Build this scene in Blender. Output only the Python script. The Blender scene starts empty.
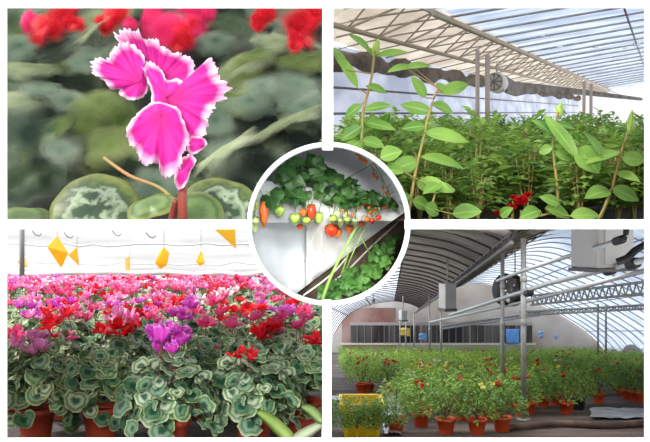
import bpy, math, random
from mathutils import Vector, Matrix, Euler
PI = math.pi
sc = bpy.context.scene
COL = sc.collection
F = 900.0                      # focal length in pixels of the 650 x 442 frame


def V(*a):
    return Vector(a)


def at(px, py, Y):
    return Vector(((px - 325) / F * Y, Y, (221 - py) / F * Y))


# ------------------------------------------------------------------ materials
def lin(c):
    return tuple(((x / 255) / 12.92 if x / 255 <= 0.04045 else ((x / 255 + 0.055) / 1.055) ** 2.4) for x in c) + (1.0,)


class NT:
    def __init__(s, name):
        s.m = bpy.data.materials.new(name)
        s.m.use_nodes = True
        s.t = s.m.node_tree
        s.t.nodes.clear()
        s.out = s.t.nodes.new('ShaderNodeOutputMaterial')

    def n(s, kind, **kw):
        x = s.t.nodes.new('ShaderNode' + kind)
        for k, v in kw.items():
            setattr(x, k, v)
        return x

    def l(s, a, b):
        s.t.links.new(a, b)

    def math(s, op, a, b=None):
        x = s.n('Math', operation=op)
        for i, v in enumerate((a, b)):
            if v is None:
                continue
            if isinstance(v, (int, float)):
                x.inputs[i].default_value = v
            else:
                s.l(v, x.inputs[i])
        return x.outputs[0]

    def ramp(s, fac, stops, interp='LINEAR'):
        r = s.n('ValToRGB')
        r.color_ramp.interpolation = interp
        e = r.color_ramp.elements
        while len(e) < len(stops):
            e.new(0.5)
        for el, (p, c) in zip(e, stops):
            el.position = p
            el.color = c
        if fac is not None:
            s.l(fac, r.inputs[0])
        return r.outputs[0]

    def noise(s, scale, detail=3, coord='Object', stretch=None, rough=0.5):
        tc = s.n('TexCoord')
        src = tc.outputs[coord]
        if stretch:
            mp = s.n('Mapping')
            mp.inputs['Scale'].default_value = stretch
            s.l(src, mp.inputs[0])
            src = mp.outputs[0]
        nz = s.n('TexNoise')
        nz.inputs['Scale'].default_value = scale
        nz.inputs['Detail'].default_value = detail
        nz.inputs['Roughness'].default_value = rough
        s.l(src, nz.inputs['Vector'])
        return nz.outputs['Fac']

    def mixc(s, fac, a, b, blend='MIX'):
        x = s.n('MixRGB', blend_type=blend)
        for i, v in enumerate((fac, a, b)):
            if isinstance(v, (int, float)) or isinstance(v, tuple):
                x.inputs[i].default_value = v
            else:
                s.l(v, x.inputs[i])
        return x.outputs[0]

    def bsdf(s, color, rough=0.5, metal=0.0, spec=0.5, trans=0.0, alpha=None, clear=0.0):
        p = s.n('BsdfPrincipled')
        p.inputs['Roughness'].default_value = rough
        p.inputs['Metallic'].default_value = metal
        p.inputs['Specular IOR Level'].default_value = spec
        if isinstance(color, tuple):
            p.inputs['Base Color'].default_value = color
        else:
            s.l(color, p.inputs['Base Color'])
        sh = p.outputs[0]
        if trans:
            t = s.n('BsdfTranslucent')
            if isinstance(color, tuple):
                t.inputs[0].default_value = color
            else:
                s.l(color, t.inputs[0])
            mx = s.n('MixShader')
            mx.inputs[0].default_value = trans
            s.l(sh, mx.inputs[1])
            s.l(t.outputs[0], mx.inputs[2])
            sh = mx.outputs[0]
        if clear or alpha is not None:
            t = s.n('BsdfTransparent')
            mx = s.n('MixShader')
            if alpha is not None:
                s.l(alpha, mx.inputs[0])
            else:
                mx.inputs[0].default_value = 1 - clear
            s.l(t.outputs[0], mx.inputs[1])
            s.l(sh, mx.inputs[2])
            sh = mx.outputs[0]
        s.l(sh, s.out.inputs[0])
        return s.m


MATS = {}


def flat(name, c, rough=0.5, metal=0.0, c2=None, scale=8.0, trans=0.0, clear=0.0, stretch=None, spec=0.4, lo=0.35, hi=0.65, detail=3):
    if name in MATS:
        return MATS[name]
    t = NT(name)
    col = lin(c)
    if c2 is not None:
        col = t.ramp(t.noise(scale, detail, stretch=stretch), [(lo, lin(c)), (hi, lin(c2))])
    MATS[name] = t.bsdf(col, rough, metal, spec, trans, None, clear)
    return MATS[name]


def cyclamen_leaf_mat(name, centre, band, rim, edge, soft=False, vary=0.25, p=(0.0, 0.34, 0.55, 0.74, 0.86, 0.97), namp=0.35, nsc=26):
    """round leaf patterned by its own radius: dark heart, pale zigzag band, dark rim, light edge"""
    t = NT(name)
    uv = t.n('UVMap')
    sp = t.n('SeparateXYZ')
    t.l(uv.outputs[0], sp.inputs[0])
    rho, ang = sp.outputs[0], sp.outputs[1]
    zig = t.math('MULTIPLY', t.math('SINE', t.math('MULTIPLY', ang, 2 * PI * 11)), 0.045)
    nz = t.math('MULTIPLY', t.math('SUBTRACT', t.noise(nsc, 2), 0.5), namp)
    r2 = t.math('ADD', rho, t.math('MULTIPLY', t.math('ADD', zig, nz), t.math('SUBTRACT', 1.0, t.math('MULTIPLY', rho, 0.8))))
    col = t.ramp(r2, [(p[0], lin(centre)), (p[1], lin(centre)), (p[2], lin(band)), (p[3], lin(band)), (p[4], lin(rim)), (p[5], lin(edge))])
    oi = t.n('ObjectInfo')
    shade = t.ramp(oi.outputs['Random'], [(0, (0.75, 0.8, 0.8, 1)), (1, (1.15, 1.12, 1.0, 1))])
    col = t.mixc(1.0, col, shade, 'MULTIPLY')
    n2 = t.ramp(t.noise(9, 2), [(0.3, (0.7, 0.72, 0.75, 1)), (0.7, (1.25, 1.25, 1.1, 1))])
    col = t.mixc(0.8, col, n2, 'MULTIPLY')
    alpha = None
    if soft:
        a = t.n('MapRange', interpolation_type='SMOOTHSTEP')
        a.inputs['From Min'].default_value = 1.0
        a.inputs['From Max'].default_value = 0.30
        t.l(rho, a.inputs['Value'])
        alpha = a.outputs[0]
    MATS[name] = t.bsdf(col, 0.45 if not soft else 0.8, 0, 0.35 if not soft else 0.1, 0.15, alpha)
    return MATS[name]


def petal_mat(name, inner, mid, edge, p=(0.0, 0.55, 0.84, 0.96), streak=True, soft=False, trans=0.3):
    t = NT(name)
    uv = t.n('UVMap')
    sp = t.n('SeparateXYZ')
    t.l(uv.outputs[0], sp.inputs[0])
    rho = sp.outputs[0]
    r2 = t.math('ADD', rho, t.math('MULTIPLY', t.math('SUBTRACT', t.noise(30, 2), 0.5), 0.16))
    col = t.ramp(r2, [(p[0], lin(inner)), (p[1], lin(mid)), (p[2], lin(mid)), (p[3], lin(edge))])
    if streak:
        cb = t.n('CombineXYZ')
        t.l(t.math('MULTIPLY', rho, 1.5), cb.inputs[0])
        t.l(t.math('MULTIPLY', sp.outputs[1], 60), cb.inputs[1])
        nz = t.n('TexNoise')
        nz.inputs['Scale'].default_value = 1.0
        t.l(cb.outputs[0], nz.inputs['Vector'])
        st = t.ramp(nz.outputs['Fac'], [(0.3, (0.82, 0.6, 0.8, 1)), (0.7, (1.1, 1.2, 1.1, 1))])
        col = t.mixc(0.55, col, st, 'MULTIPLY')
    alpha = None
    if soft:
        a = t.n('MapRange', interpolation_type='SMOOTHSTEP')
        a.inputs['From Min'].default_value = 1.0
        a.inputs['From Max'].default_value = 0.05
        t.l(rho, a.inputs['Value'])
        alpha = a.outputs[0]
    MATS[name] = t.bsdf(col, 0.55, 0, 0.2, trans, alpha)
    return MATS[name]


def green_leaf_mat(name, dark, light, rib, trans=0.35, scale=5.0, rand=True, rough=0.45):
    t = NT(name)
    col = t.ramp(t.noise(scale, 2), [(0.32, lin(dark)), (0.68, lin(light))])
    uv = t.n('UVMap')
    sp = t.n('SeparateXYZ')
    t.l(uv.outputs[0], sp.inputs[0])
    d = t.math('ABSOLUTE', t.math('SUBTRACT', sp.outputs[1], 0.5))
    veins = t.math('ABSOLUTE', t.math('SINE', t.math('MULTIPLY', t.math('SUBTRACT', sp.outputs[0], t.math('MULTIPLY', d, 0.5)), 24)))
    rf = t.ramp(d, [(0.03, (1, 1, 1, 1)), (0.07, (0, 0, 0, 1))])
    col = t.mixc(rf, col, lin(rib))
    vf = t.ramp(veins, [(0.0, (0.9, 0.92, 0.9, 1)), (0.3, (1, 1, 1, 1))])
    col = t.mixc(1.0, col, vf, 'MULTIPLY')
    if rand:
        oi = t.n('ObjectInfo')
        col = t.mixc(1.0, col, t.ramp(oi.outputs['Random'], [(0, (0.75, 0.82, 0.8, 1)), (1, (1.2, 1.12, 1.0, 1))]), 'MULTIPLY')
    MATS[name] = t.bsdf(col, rough, 0, 0.4, trans)
    return MATS[name]


# ------------------------------------------------------------------ mesh building
class MB:
    def __init__(s):
        s.v, s.f, s.uv, s.mi = [], [], [], []

    def add(s, verts, faces, uvs=None, m=0):
        b = len(s.v)
        s.v.extend([tuple(x) for x in verts])
        s.uv.extend(uvs if uvs else [(0.5, 0.5)] * len(verts))
        s.f.extend([tuple(b + i for i in f) for f in faces])
        s.mi.extend([m] * len(faces))
        return s

    def merge(s, o, M=None, moff=0):
        b = len(s.v)
        s.v.extend([tuple(M @ Vector(x)) for x in o.v] if M else o.v)
        s.uv.extend(o.uv)
        s.f.extend([tuple(b + i for i in f) for f in o.f])
        s.mi.extend([i + moff for i in o.mi])
        return s

    def mesh(s, name, mats, smooth=True):
        me = bpy.data.meshes.new(name)
        me.from_pydata(s.v, [], s.f)
        for m in (mats if isinstance(mats, (list, tuple)) else [mats]):
            me.materials.append(m)
        ul = me.uv_layers.new(name='UVMap')
        d = ul.data
        for lp in me.loops:
            d[lp.index].uv = s.uv[lp.vertex_index]
        me.polygons.foreach_set('material_index', s.mi)
        me.polygons.foreach_set('use_smooth', [smooth] * len(s.f))
        me.update()
        return me

    def build(s, name, mats, parent=None, smooth=True, loc=None):
        o = bpy.data.objects.new(name, s.mesh(name, mats, smooth))
        COL.objects.link(o)
        if parent:
            o.parent = parent
        if loc is not None:
            o.location = loc
        return o


def link(name, me, parent=None, loc=(0, 0, 0), rot=(0, 0, 0), scale=1.0):
    o = bpy.data.objects.new(name, me)
    COL.objects.link(o)
    o.parent = parent
    o.location = loc
    o.rotation_euler = rot
    o.scale = (scale,) * 3 if isinstance(scale, (int, float)) else scale
    return o


def tag(o, label, cat=None, group=None, kind=None):
    if label:
        o['label'] = label
    if cat:
        o['category'] = cat
    if group:
        o['group'] = group
    if kind:
        o['kind'] = kind
    return o


def thing(name, label, cat, loc=(0, 0, 0), rz=0.0, group=None, scale=1.0):
    o = bpy.data.objects.new(name, None)
    COL.objects.link(o)
    o.empty_display_size = 0.05
    o.location = loc
    o.rotation_euler = (0, 0, rz)
    o.scale = (scale,) * 3
    return tag(o, label, cat, group)


def struct(o):
    o['kind'] = 'structure'
    return o


def frame_of(d):
    d = d.normalized()
    up = V(0, 0, 1) if abs(d.z) < 0.95 else V(1, 0, 0)
    a = d.cross(up).normalized()
    return a, d.cross(a).normalized()


def tube(mb, pts, r0, r1=None, n=6, m=0, cap=True):
    pts = [Vector(p) for p in pts]
    r1 = r0 if r1 is None else r1
    N = len(pts)
    vs, fs, uv = [], [], []
    for i, p in enumerate(pts):
        d = pts[min(i + 1, N - 1)] - pts[max(i - 1, 0)]
        a, b = frame_of(d)
        r = r0 + (r1 - r0) * i / (N - 1)
        for k in range(n):
            th = 2 * PI * k / n
            vs.append(p + (a * math.cos(th) + b * math.sin(th)) * r)
            uv.append((i / (N - 1), k / n))
    for i in range(N - 1):
        for k in range(n):
            k2 = (k + 1) % n
            fs.append((i * n + k, i * n + k2, (i + 1) * n + k2, (i + 1) * n + k))
    if cap:
        fs.append(tuple(range(n))[::-1])
        fs.append(tuple((N - 1) * n + k for k in range(n)))
    return mb.add(vs, fs, uv, m)


def box(mb, c, s, M=None, m=0):
    vs = []
    for dx in (-.5, .5):
        for dy in (-.5, .5):
            for dz in (-.5, .5):
                p = V(dx * s[0], dy * s[1], dz * s[2])
                p = (M @ p) if M else p
                vs.append(Vector(c) + p)
    fs = [(0, 1, 3, 2), (4, 6, 7, 5), (0, 4, 5, 1), (2, 3, 7, 6), (0, 2, 6, 4), (1, 5, 7, 3)]
    return mb.add(vs, fs, None, m)


def lathe(mb, prof, c=(0, 0, 0), n=16, m=0, axis='z'):
    vs, fs, uv = [], [], []
    c = Vector(c)
    for i, (r, h) in enumerate(prof):
        for k in range(n):
            th = 2 * PI * k / n
            if axis == 'z':
                vs.append(c + V(r * math.cos(th), r * math.sin(th), h))
            else:
                vs.append(c + V(r * math.cos(th), h, r * math.sin(th)))
            uv.append((i / max(1, len(prof) - 1), k / n))
    for i in range(len(prof) - 1):
        for k in range(n):
            k2 = (k + 1) % n
            fs.append((i * n + k, i * n + k2, (i + 1) * n + k2, (i + 1) * n + k))
    return mb.add(vs, fs, uv, m)


def ellip(mb, c, r, n=10, k=7, m=0, M=None):
    prof = [(max(1e-4, math.sin(PI * i / k)), -math.cos(PI * i / k)) for i in range(k + 1)]
    t = MB()
    lathe(t, prof, n=n)
    S = Matrix.Translation(Vector(c)) @ (M.to_4x4() if M else Matrix.Identity(4)) @ Matrix.Diagonal((r[0], r[1], r[2], 1))
    return mb.merge(t, S, m)


def smooth_path(pts, per=5, closed=False):
    P = [Vector(p) for p in pts]
    n = len(P)
    out = []
    for i in range(n if closed else n - 1):
        g = (lambda j: P[j % n]) if closed else (lambda j: P[max(0, min(n - 1, j))])
        a, b, c, d = g(i - 1), g(i), g(i + 1), g(i + 2)
        for k in range(per):
            t = k / per
            out.append(0.5 * ((2 * b) + (c - a) * t + (2 * a - 5 * b + 4 * c - d) * t * t + (3 * b - a - 3 * c + d) * t ** 3))
    if not closed:
        out.append(P[-1])
    return out


def disc_leaf(mb, M, R, rng, rings=4, seg=14, cup=0.25, wave=0.07, notch=0.3, m=0, fold=0.0, scallop=0.035):
    """round heart-shaped leaf, local +x away from its stalk, +z its upper face"""
    vs, fs, uv = [V(0, 0, 0)], [], [(0, 0.5)]
    ph = rng.random() * 6
    lobes = rng.choice((4, 5, 6))
    for i in range(1, rings + 1):
        rho = i / rings
        for k in range(seg):
            th = 2 * PI * k / seg - PI
            dn = PI - abs(th)
            r = R * rho * (1 - notch * math.exp(-(dn / 0.45) ** 2)) * (1 + scallop * math.sin(9 * th + ph))
            x, y = r * math.cos(th), r * math.sin(th)
            z = -cup * R * rho * rho + wave * R * rho ** 2 * math.sin(lobes * th + ph) + fold * abs(y)
            vs.append(V(x, y, z))
            uv.append((rho, k / seg))
    for k in range(seg):
        fs.append((0, 1 + k, 1 + (k + 1) % seg))
    for i in range(rings - 1):
        for k in range(seg):
            a, b = 1 + i * seg, 1 + (i + 1) * seg
            k2 = (k + 1) % seg
            fs.append((a + k, b + k, b + k2, a + k2))
    return mb.add([M @ v for v in vs], fs, uv, m)


def leaflet(mb, M, L, W, n=5, fold=0.25, curl=0.2, m=0, shape=0.85, serr=0.0):
    """pointed leaflet along local +x, folded along its midrib, upper face +z"""
    vs, fs, uv = [], [], []
    for i in range(n + 1):
        t = i / n
        w = W * 0.5 * (math.sin(PI * t ** shape) ** 0.8 if 0 < t < 1 else 0.02)
        if serr:
            w *= 1 + serr * (1 if i % 2 else -1)
        z = -curl * L * (t - 0.3) ** 2
        x = L * t
        vs += [V(x, -w, z + fold * w), V(x, 0, z), V(x, w, z + fold * w)]
        uv += [(t, 0), (t, .5), (t, 1)]
    for i in range(n):
        a = i * 3
        fs += [(a, a + 3, a + 4, a + 1), (a + 1, a + 4, a + 5, a + 2)]
    return mb.add([M @ v for v in vs], fs, uv, m)


def orient(p, d, up=V(0, 0, 1), roll=0.0):
    """matrix: local x along d, local z as close to up as it goes"""
    x = Vector(d).normalized()
    y = up.cross(x)
    if y.length < 1e-3:
        y = V(0, 1, 0).cross(x)
    y.normalize()
    z = x.cross(y)
    R = Matrix((x, y, z)).transposed().to_4x4()
    return Matrix.Translation(Vector(p)) @ R @ Matrix.Rotation(roll, 4, 'X')


def grid_surface(mb, rows, m=0):
    n = len(rows[0])
    vs = [p for r in rows for p in r]
    fs, uv = [], []
    for i in range(len(rows)):
        for k in range(n):
            uv.append((i / max(1, len(rows) - 1), k / (n - 1)))
    for i in range(len(rows) - 1):
        for k in range(n - 1):
            fs.append((i * n + k, i * n + k + 1, (i + 1) * n + k + 1, (i + 1) * n + k))
    return mb.add(vs, fs, uv, m)


def in_ring(px, py, r=88):
    return (px - 329) ** 2 + (py - 224) ** 2 < r * r


exec_order = []
# ------------------------------------------------------------------ display wall with four openings and a round niche
WY = 2.0
M_white = flat('white_painted_board', (252, 252, 252), 0.7, spec=0.1)


def rect(mb, x0, y0, x1, y1, Y0=WY, Y1=WY + 0.008):
    a, b = at(x0, y0, Y0), at(x1, y1, Y0)
    box(mb, ((a.x + b.x) / 2, (Y0 + Y1) / 2, (a.z + b.z) / 2), (abs(b.x - a.x), Y1 - Y0, abs(a.z - b.z)))


w = MB()
rect(w, -380, -160, 1030, 7.5)
rect(w, -380, 438.5, 1030, 640)
rect(w, -380, 7.5, 6, 438.5)
rect(w, 645.5, 7.5, 1030, 438.5)
rect(w, 322.5, 7.5, 333, 150)
rect(w, 322.5, 300, 331.5, 438.5)
rect(w, 6, 219.5, 252, 229)
rect(w, 405, 219.5, 645.5, 229)
struct(w.build('wall_front', M_white, smooth=False))

CX, CZ = (328.8 - 325) / F * WY, (221 - 224) / F * WY
rp = 1 / F * WY
w = MB()
ring_prof = [(77.0 * rp, 0.010), (77.0 * rp, -0.004), (77.6 * rp, -0.010), (79 * rp, -0.012), (81 * rp, -0.010), (81.8 * rp, -0.004), (81.8 * rp, 0.010)]
lathe(w, ring_prof, (CX, WY, CZ), 96, axis='y')
struct(w.build('trim_1', flat('niche_ring_white', (188, 196, 190), 0.5)))
w = MB()
NE = 2.58
cax = lambda Y: V((328.8 - 325) / F * Y, Y, (221 - 224) / F * Y)
rows = []
for Y in (WY + 0.009, 2.2, 2.4, NE):
    rows.append([cax(Y) + V(math.cos(a), 0, math.sin(a)) * (79.5 / F * Y) for a in [2 * PI * k / 64 for k in range(65)]])
grid_surface(w, rows)
w.add(rows[-1][:-1], [tuple(range(64))])
M_niche = flat('niche_white_lining', (240, 242, 244), 0.8, spec=0.1)
struct(w.build('wall_niche', M_niche))
# ------------------------------------------------------------------ panel: single ruffled cyclamen bloom before soft foliage
def panel_flower():
    rng = random.Random(7)
    # floor: a level ledge, then a bank of soil rising to the back
    w = MB()
    grid_surface(w, [[V(-1.9, 2.02, -0.004), V(-0.012, 2.02, -0.004)], [V(-1.9, 2.80, -0.004), V(-0.012, 2.80, -0.004)],
                     [V(-1.9, 3.6, 0.86), V(-0.012, 3.6, 0.86)], [V(-1.9, 4.3, 0.9), V(-0.012, 4.3, 0.9)]])
    struct(w.build('floor_flower_ledge', flat('dark_soil', (22, 27, 22), 0.9, c2=(44, 52, 40), scale=9), smooth=False))
    w = MB()
    box(w, (-1.015, 4.34, .62), (2.0, 0.05, 1.02))
    struct(w.build('wall_flower_back', flat('dark_green_wall', (58, 70, 58), 0.9)))
    green = petal_mat
    def soft_mat(name, a, b, c):
        t = NT('soft_leaf_' + name)
        uv = t.n('UVMap')
        sp = t.n('SeparateXYZ')
        t.l(uv.outputs[0], sp.inputs[0])
        rho = sp.outputs[0]
        nz = t.noise(5, 1)
        f = t.math('ADD', t.math('MULTIPLY', rho, .45), t.math('MULTIPLY', nz, .75))
        col = t.ramp(f, [(.30, lin(a)), (.58, lin(b)), (.80, lin(c))])
        mr = t.n('MapRange', interpolation_type='SMOOTHSTEP')
        mr.inputs['From Min'].default_value = 1.0
        mr.inputs['From Max'].default_value = 0.12
        t.l(t.math('ADD', rho, t.math('MULTIPLY', t.math('MULTIPLY', t.math('SUBTRACT', t.noise(11, 1), .5), .9), rho)), mr.inputs['Value'])
        edge = t.math('MULTIPLY', mr.outputs[0], t.math('LESS_THAN', rho, .999))
        return t.bsdf(col, .9, 0, .05, .1, edge)
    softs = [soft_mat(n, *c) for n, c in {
        'dark': ((40, 52, 40), (68, 84, 62), (94, 110, 80)),
        'grey': ((54, 70, 58), (104, 120, 102), (146, 158, 138)),
        'olive': ((62, 78, 40), (98, 112, 64), (140, 150, 98)),
        'pale': ((84, 98, 68), (132, 142, 110), (176, 182, 152)),
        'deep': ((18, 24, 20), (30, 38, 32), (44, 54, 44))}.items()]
    DK, GR, OL, PA, DE = softs
    red = petal_mat('soft_petal_red', (196, 14, 34), (226, 26, 48), (236, 60, 76), streak=False, soft=True)
    pink = petal_mat('soft_petal_rose', (228, 30, 96), (240, 60, 124), (246, 120, 160), streak=False, soft=True)

    def bank_z(Y):
        return -0.004 if Y < 2.8 else -0.004 + (Y - 2.8) / 0.8 * 0.864

    def soft_leaf(mb, px, py, Y, rx, m, ry=None, roll=0.0):
        # a leaf turned mostly to the light; ry / rx flattens by real tilt away from the viewer
        px = min(px, 329 - rx * .9)
        py = min(py, 221 - (ry or rx) * 1.25)
        if math.hypot(px - 329, py - 224) < 84 - rx:
            return
        rx, ry = rx * 1.2, (ry * 1.2 if ry else None)
        R = rx / F * Y
        ry = ry or rx * rng.uniform(0.6, 0.95)
        tilt = math.acos(min(1, ry / rx))
        M = Matrix.Translation(at(px, py, Y)) @ Matrix.Rotation(roll, 4, 'Y') @ Matrix.Rotation(PI / 2 - tilt, 4, 'X') @ Matrix.Rotation(rng.uniform(0, 6.28), 4, 'Z')
        disc_leaf(mb, M, R, rng, 4, 18, 0.1, 0.06, 0.15, m)

    # clumps standing on the bank; each with its own leaves, some with a bloom
    lst = []
    # (px, py, rx, mat, ry, roll) key leaves read off the photo
    key = [(24, 134, 36, 1, 40, 0), (20, 100, 30, 3, 16, .1), (14, 178, 26, 0, 24, 0), (88, 120, 25, 2, 22, .4), (60, 150, 24, 1, 20, .2), (52, 130, 22, 2, 14, -.7),
           (110, 146, 26, 2, 22, 0), (45, 180, 20, 0, 24, 0), (240, 62, 32, 3, 17, -.35), (244, 75, 24, 2, 22, .2), (258, 52, 30, 2, 12, -.2),
           (303, 84, 34, 1, 24, .3), (310, 105, 28, 1, 20, 0), (282, 120, 52, 3, 11, -.45), (225, 148, 40, 3, 12, -.55), (250, 100, 28, 1, 18, .1), (292, 58, 26, 2, 14, 0),
           (215, 40, 24, 1, 18, 0), (90, 60, 26, 1, 18, 0), (28, 66, 34, 3, 13, .1), (40, 86, 30, 1, 14, .2), (92, 26, 26, 3, 11, -.7), (70, 100, 26, 1, 14, .3),
           (20, 45, 24, 1, 18, 0), (100, 102, 26, 2, 20, .2), (120, 118, 24, 2, 24, 0), (225, 100, 26, 2, 24, .5), (215, 120, 24, 1, 20, 0), (140, 140, 26, 2, 20, .5),
           (262, 85, 24, 1, 18, 0), (315, 60, 24, 2, 16, 0), (10, 20, 22, 0, 20, 0), (275, 40, 24, 3, 14, .2), (230, 22, 22, 0, 16, .2)]
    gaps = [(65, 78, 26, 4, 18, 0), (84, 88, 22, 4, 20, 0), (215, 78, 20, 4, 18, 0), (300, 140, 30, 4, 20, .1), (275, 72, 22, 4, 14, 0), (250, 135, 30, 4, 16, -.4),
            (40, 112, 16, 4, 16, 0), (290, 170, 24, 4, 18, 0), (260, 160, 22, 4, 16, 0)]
    for it in key + gaps:
        lst.append(it)
    for _ in range(190):
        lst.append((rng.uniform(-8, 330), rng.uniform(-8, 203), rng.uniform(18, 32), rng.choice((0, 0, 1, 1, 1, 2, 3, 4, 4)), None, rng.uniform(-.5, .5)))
    blooms = [(25, 22, 9, pink), (48, 32, 15, red), (63, 13, 13, red), (72, 22, 9, red), (112, 16, 15, red), (103, 26, 9, red), (170, 26, 22, pink), (150, 14, 14, pink), (194, 12, 16, pink),
              (184, 36, 13, red), (205, 12, 10, pink), (264, 16, 13, red), (258, 22, 9, red), (300, 24, 16, red), (296, 40, 9, red), (316, 16, 10, red), (128, 24, 8, pink)]
    homes = [(35, 40), (110, 40), (180, 42), (265, 40), (310, 44), (25, 110), (95, 110), (150, 100), (230, 105), (295, 105), (25, 180), (110, 175), (215, 170), (280, 165)]
    names = ['red and rose bloom heads at the upper left corner', 'scarlet bloom heads left of the large pink flower', 'broad rose pink bloom heads above the large pink flower', 'one scarlet bloom right of the large pink flower',
             'tall scarlet bloom at the upper right corner', 'big round grey leaf at the left edge', 'ring marked olive leaf left of the large pink flower', 'leaves hidden behind the large pink flower',
             'pale slanting leaves right of the large pink flower', 'grey marbled leaves above the round inset', 'dark low leaves in the lower left corner', 'olive leaves behind the front marbled leaf',
             'leaves behind the front right leaf', 'dark leaves beside the round inset ring']
    clumps = []
    for i, (hx, hy) in enumerate(homes):
        Yb = 2.82 + (215 - hy) / 215 * 0.75
        root = thing('cyclamen_plant', 'out of focus cyclamen, ' + names[i], 'plant', (at(hx, hy, Yb).x, Yb, bank_z(Yb)), group='soft cyclamen foliage behind the large flower')
        clumps.append([root, MB(), Yb, hx, hy])

    def near(px, py):
        return min(clumps, key=lambda c: (c[3] - px) ** 2 + 1.3 * (c[4] - py) ** 2)
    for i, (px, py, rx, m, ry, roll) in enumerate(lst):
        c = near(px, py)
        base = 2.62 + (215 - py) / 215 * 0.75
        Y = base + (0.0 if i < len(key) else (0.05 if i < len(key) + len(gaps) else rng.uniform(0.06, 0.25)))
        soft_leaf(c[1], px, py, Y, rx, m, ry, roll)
    for c in clumps:
        inv = Matrix.Translation(-c[0].location)
        t = MB().merge(c[1], inv)
        t.build('foliage', softs, c[0])
    for px, py, r, m in blooms:
        c = near(px, py + 14)
        Y = 2.62 + (215 - py) / 215 * 0.75 - 0.03
        t = MB()
        for k in range(9):
            q = at(px, py, Y) + V(rng.gauss(0, .38), rng.gauss(0, .3), rng.gauss(0, .42)) * (r / F * Y)
            M = Matrix.Translation(q) @ Euler((PI / 2 + rng.uniform(-.5, .5), rng.uniform(-.5, .5), rng.uniform(-.5, .5))).to_matrix().to_4x4()
            disc_leaf(t, M, r * rng.uniform(.75, 1.15) / F * Y, rng, 4, 14, 0.2, 0.08, 0.1)
        t2 = MB().merge(t, Matrix.Translation(-c[0].location))
        t2.build('bloom', m, c[0])

    # the hero: ruffled pink cyclamen with white fringe
    FY = 2.20
    org = at(176, 219, FY)
    root = thing('cyclamen_plant', 'large ruffled pink cyclamen flower with white fringed petals on red stem', 'plant', (org.x, FY, -0.004))
    inv = Matrix.Translation(-root.location)
    pet = petal_mat('petal_magenta_white_fringe', (170, 12, 104), (204, 42, 146), (248, 222, 238), p=(0.0, 0.5, 0.80, 1.0), trans=0.3)
    P = [
        ('back', (158, 82), 2.225, .0, [(115, 34), (121, 32), (127, 29), (133, 31), (139, 31), (140, 38), (148, 39), (157, 40), (161, 46), (168, 50), (177, 53), (185, 56), (194, 61), (193, 77), (188, 92), (172, 94), (158, 88), (148, 74), (141, 57), (133, 46), (121, 42), (117, 38)]),
        ('left', (141, 82), 2.19, .02, [(93, 61), (100, 58), (107, 60), (112, 52), (116, 47), (121, 43), (128, 43), (134, 46), (141, 52), (145, 62), (144, 71), (148, 82), (145, 95), (135, 100), (125, 98), (119, 92), (120, 87), (112, 90), (104, 81), (97, 76), (92, 70)]),
        ('right', (166, 98), 2.165, .02, [(142, 66), (149, 62), (160, 68), (166, 79), (178, 79), (187, 87), (190, 81), (197, 76), (204, 72), (206, 64), (209, 58), (215, 64), (217, 74), (221, 80), (230, 87), (226, 94), (223, 100), (217, 103), (211, 112), (207, 119), (207, 128), (200, 141), (191, 142), (182, 124), (168, 112), (153, 106), (151, 90), (147, 78)]),
        ('front', (161, 114), 2.135, .025, [(142, 109), (154, 102), (167, 104), (179, 110), (184, 122), (189, 135), (188, 147), (182, 158), (178, 172), (165, 178), (160, 170), (157, 163), (147, 164), (139, 158), (136, 150), (130, 145), (126, 132), (131, 122), (137, 114)]),
        ('curl', (197, 144), 2.16, .008, [(190, 137), (198, 137), (205, 139), (206, 146), (200, 151), (191, 154), (187, 148)]),
        ('tip', (185, 171), 2.15, .008, [(181, 159), (187, 156), (191, 154), (196, 161), (191, 171), (187, 182), (178, 190), (175, 178)]),
    ]
    for name, c, Y, bulge, out in P:
        o2 = smooth_path([V(x, 0, y) for x, y in out], 6, True)
        n = len(o2)
        c3 = at(c[0], c[1], Y)
        R = 14
        small = len(out) < 10
        rows, uv = [], []
        for i in range(R + 1):
            t = i / R
            row = []
            for k in range(n):
                q = o2[k]
                fr = 1.0 + (rng.uniform(-.05, .05) if i == R else 0) * (0.6 if small else 1)
                px = c[0] + (q.x - c[0]) * t * fr
                py = c[1] + (q.z - c[1]) * t * fr
                yy = Y - bulge * math.cos(PI / 2 * t) + 0.013 * t ** 4 * math.sin(k * 2 * PI / 9.0) * (0.5 if small else 1) + 0.014 * t * t * math.sin(k * 2 * PI / n * 4 + 1)
                row.append(at(px, py, yy))
            row.append(row[0])
            rows.append(row)
        t = MB()
        vs = [p for r in rows for p in r]
        uvs = []
        for i in range(R + 1):
            for k in range(n + 1):
                uvs.append((i / R if not small else 0.3 + 0.7 * i / R, k / n))
        fs = []
        for i in range(R):
            for k in range(n):
                a = i * (n + 1) + k
                fs.append((a, a + 1, a + n + 2, a + n + 1))
        t.add([inv @ v for v in vs], fs, uvs)
        ob = t.build('petal', pet, root)
        sm = ob.modifiers.new('thick', 'SOLIDIFY')
        sm.thickness = 0.0025
    stem_m = flat('stem_dark_red', (96, 30, 26), 0.4, c2=(128, 58, 44), scale=14, stretch=(1, 1, .1))
    for pts, r in (([at(183, 176, 2.18), at(182.5, 195, 2.185), at(183, 225, 2.2)], 5.2), ([at(176, 200, 2.2), at(173, 212, 2.21), at(170, 228, 2.22)], 3.6)):
        t = MB()
        tube(t, [inv @ p for p in smooth_path(pts, 4)], r * .85 / F * 2.2, r / F * 2.2, 10)
        t.build('stem', stem_m, root)
    lm = cyclamen_leaf_mat('front_leaf_marbled', (32, 52, 36), (116, 130, 114), (42, 62, 38), (100, 110, 56), vary=.1, p=(0, .30, .50, .58, .70, .99), namp=1.9, nsc=24)
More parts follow.
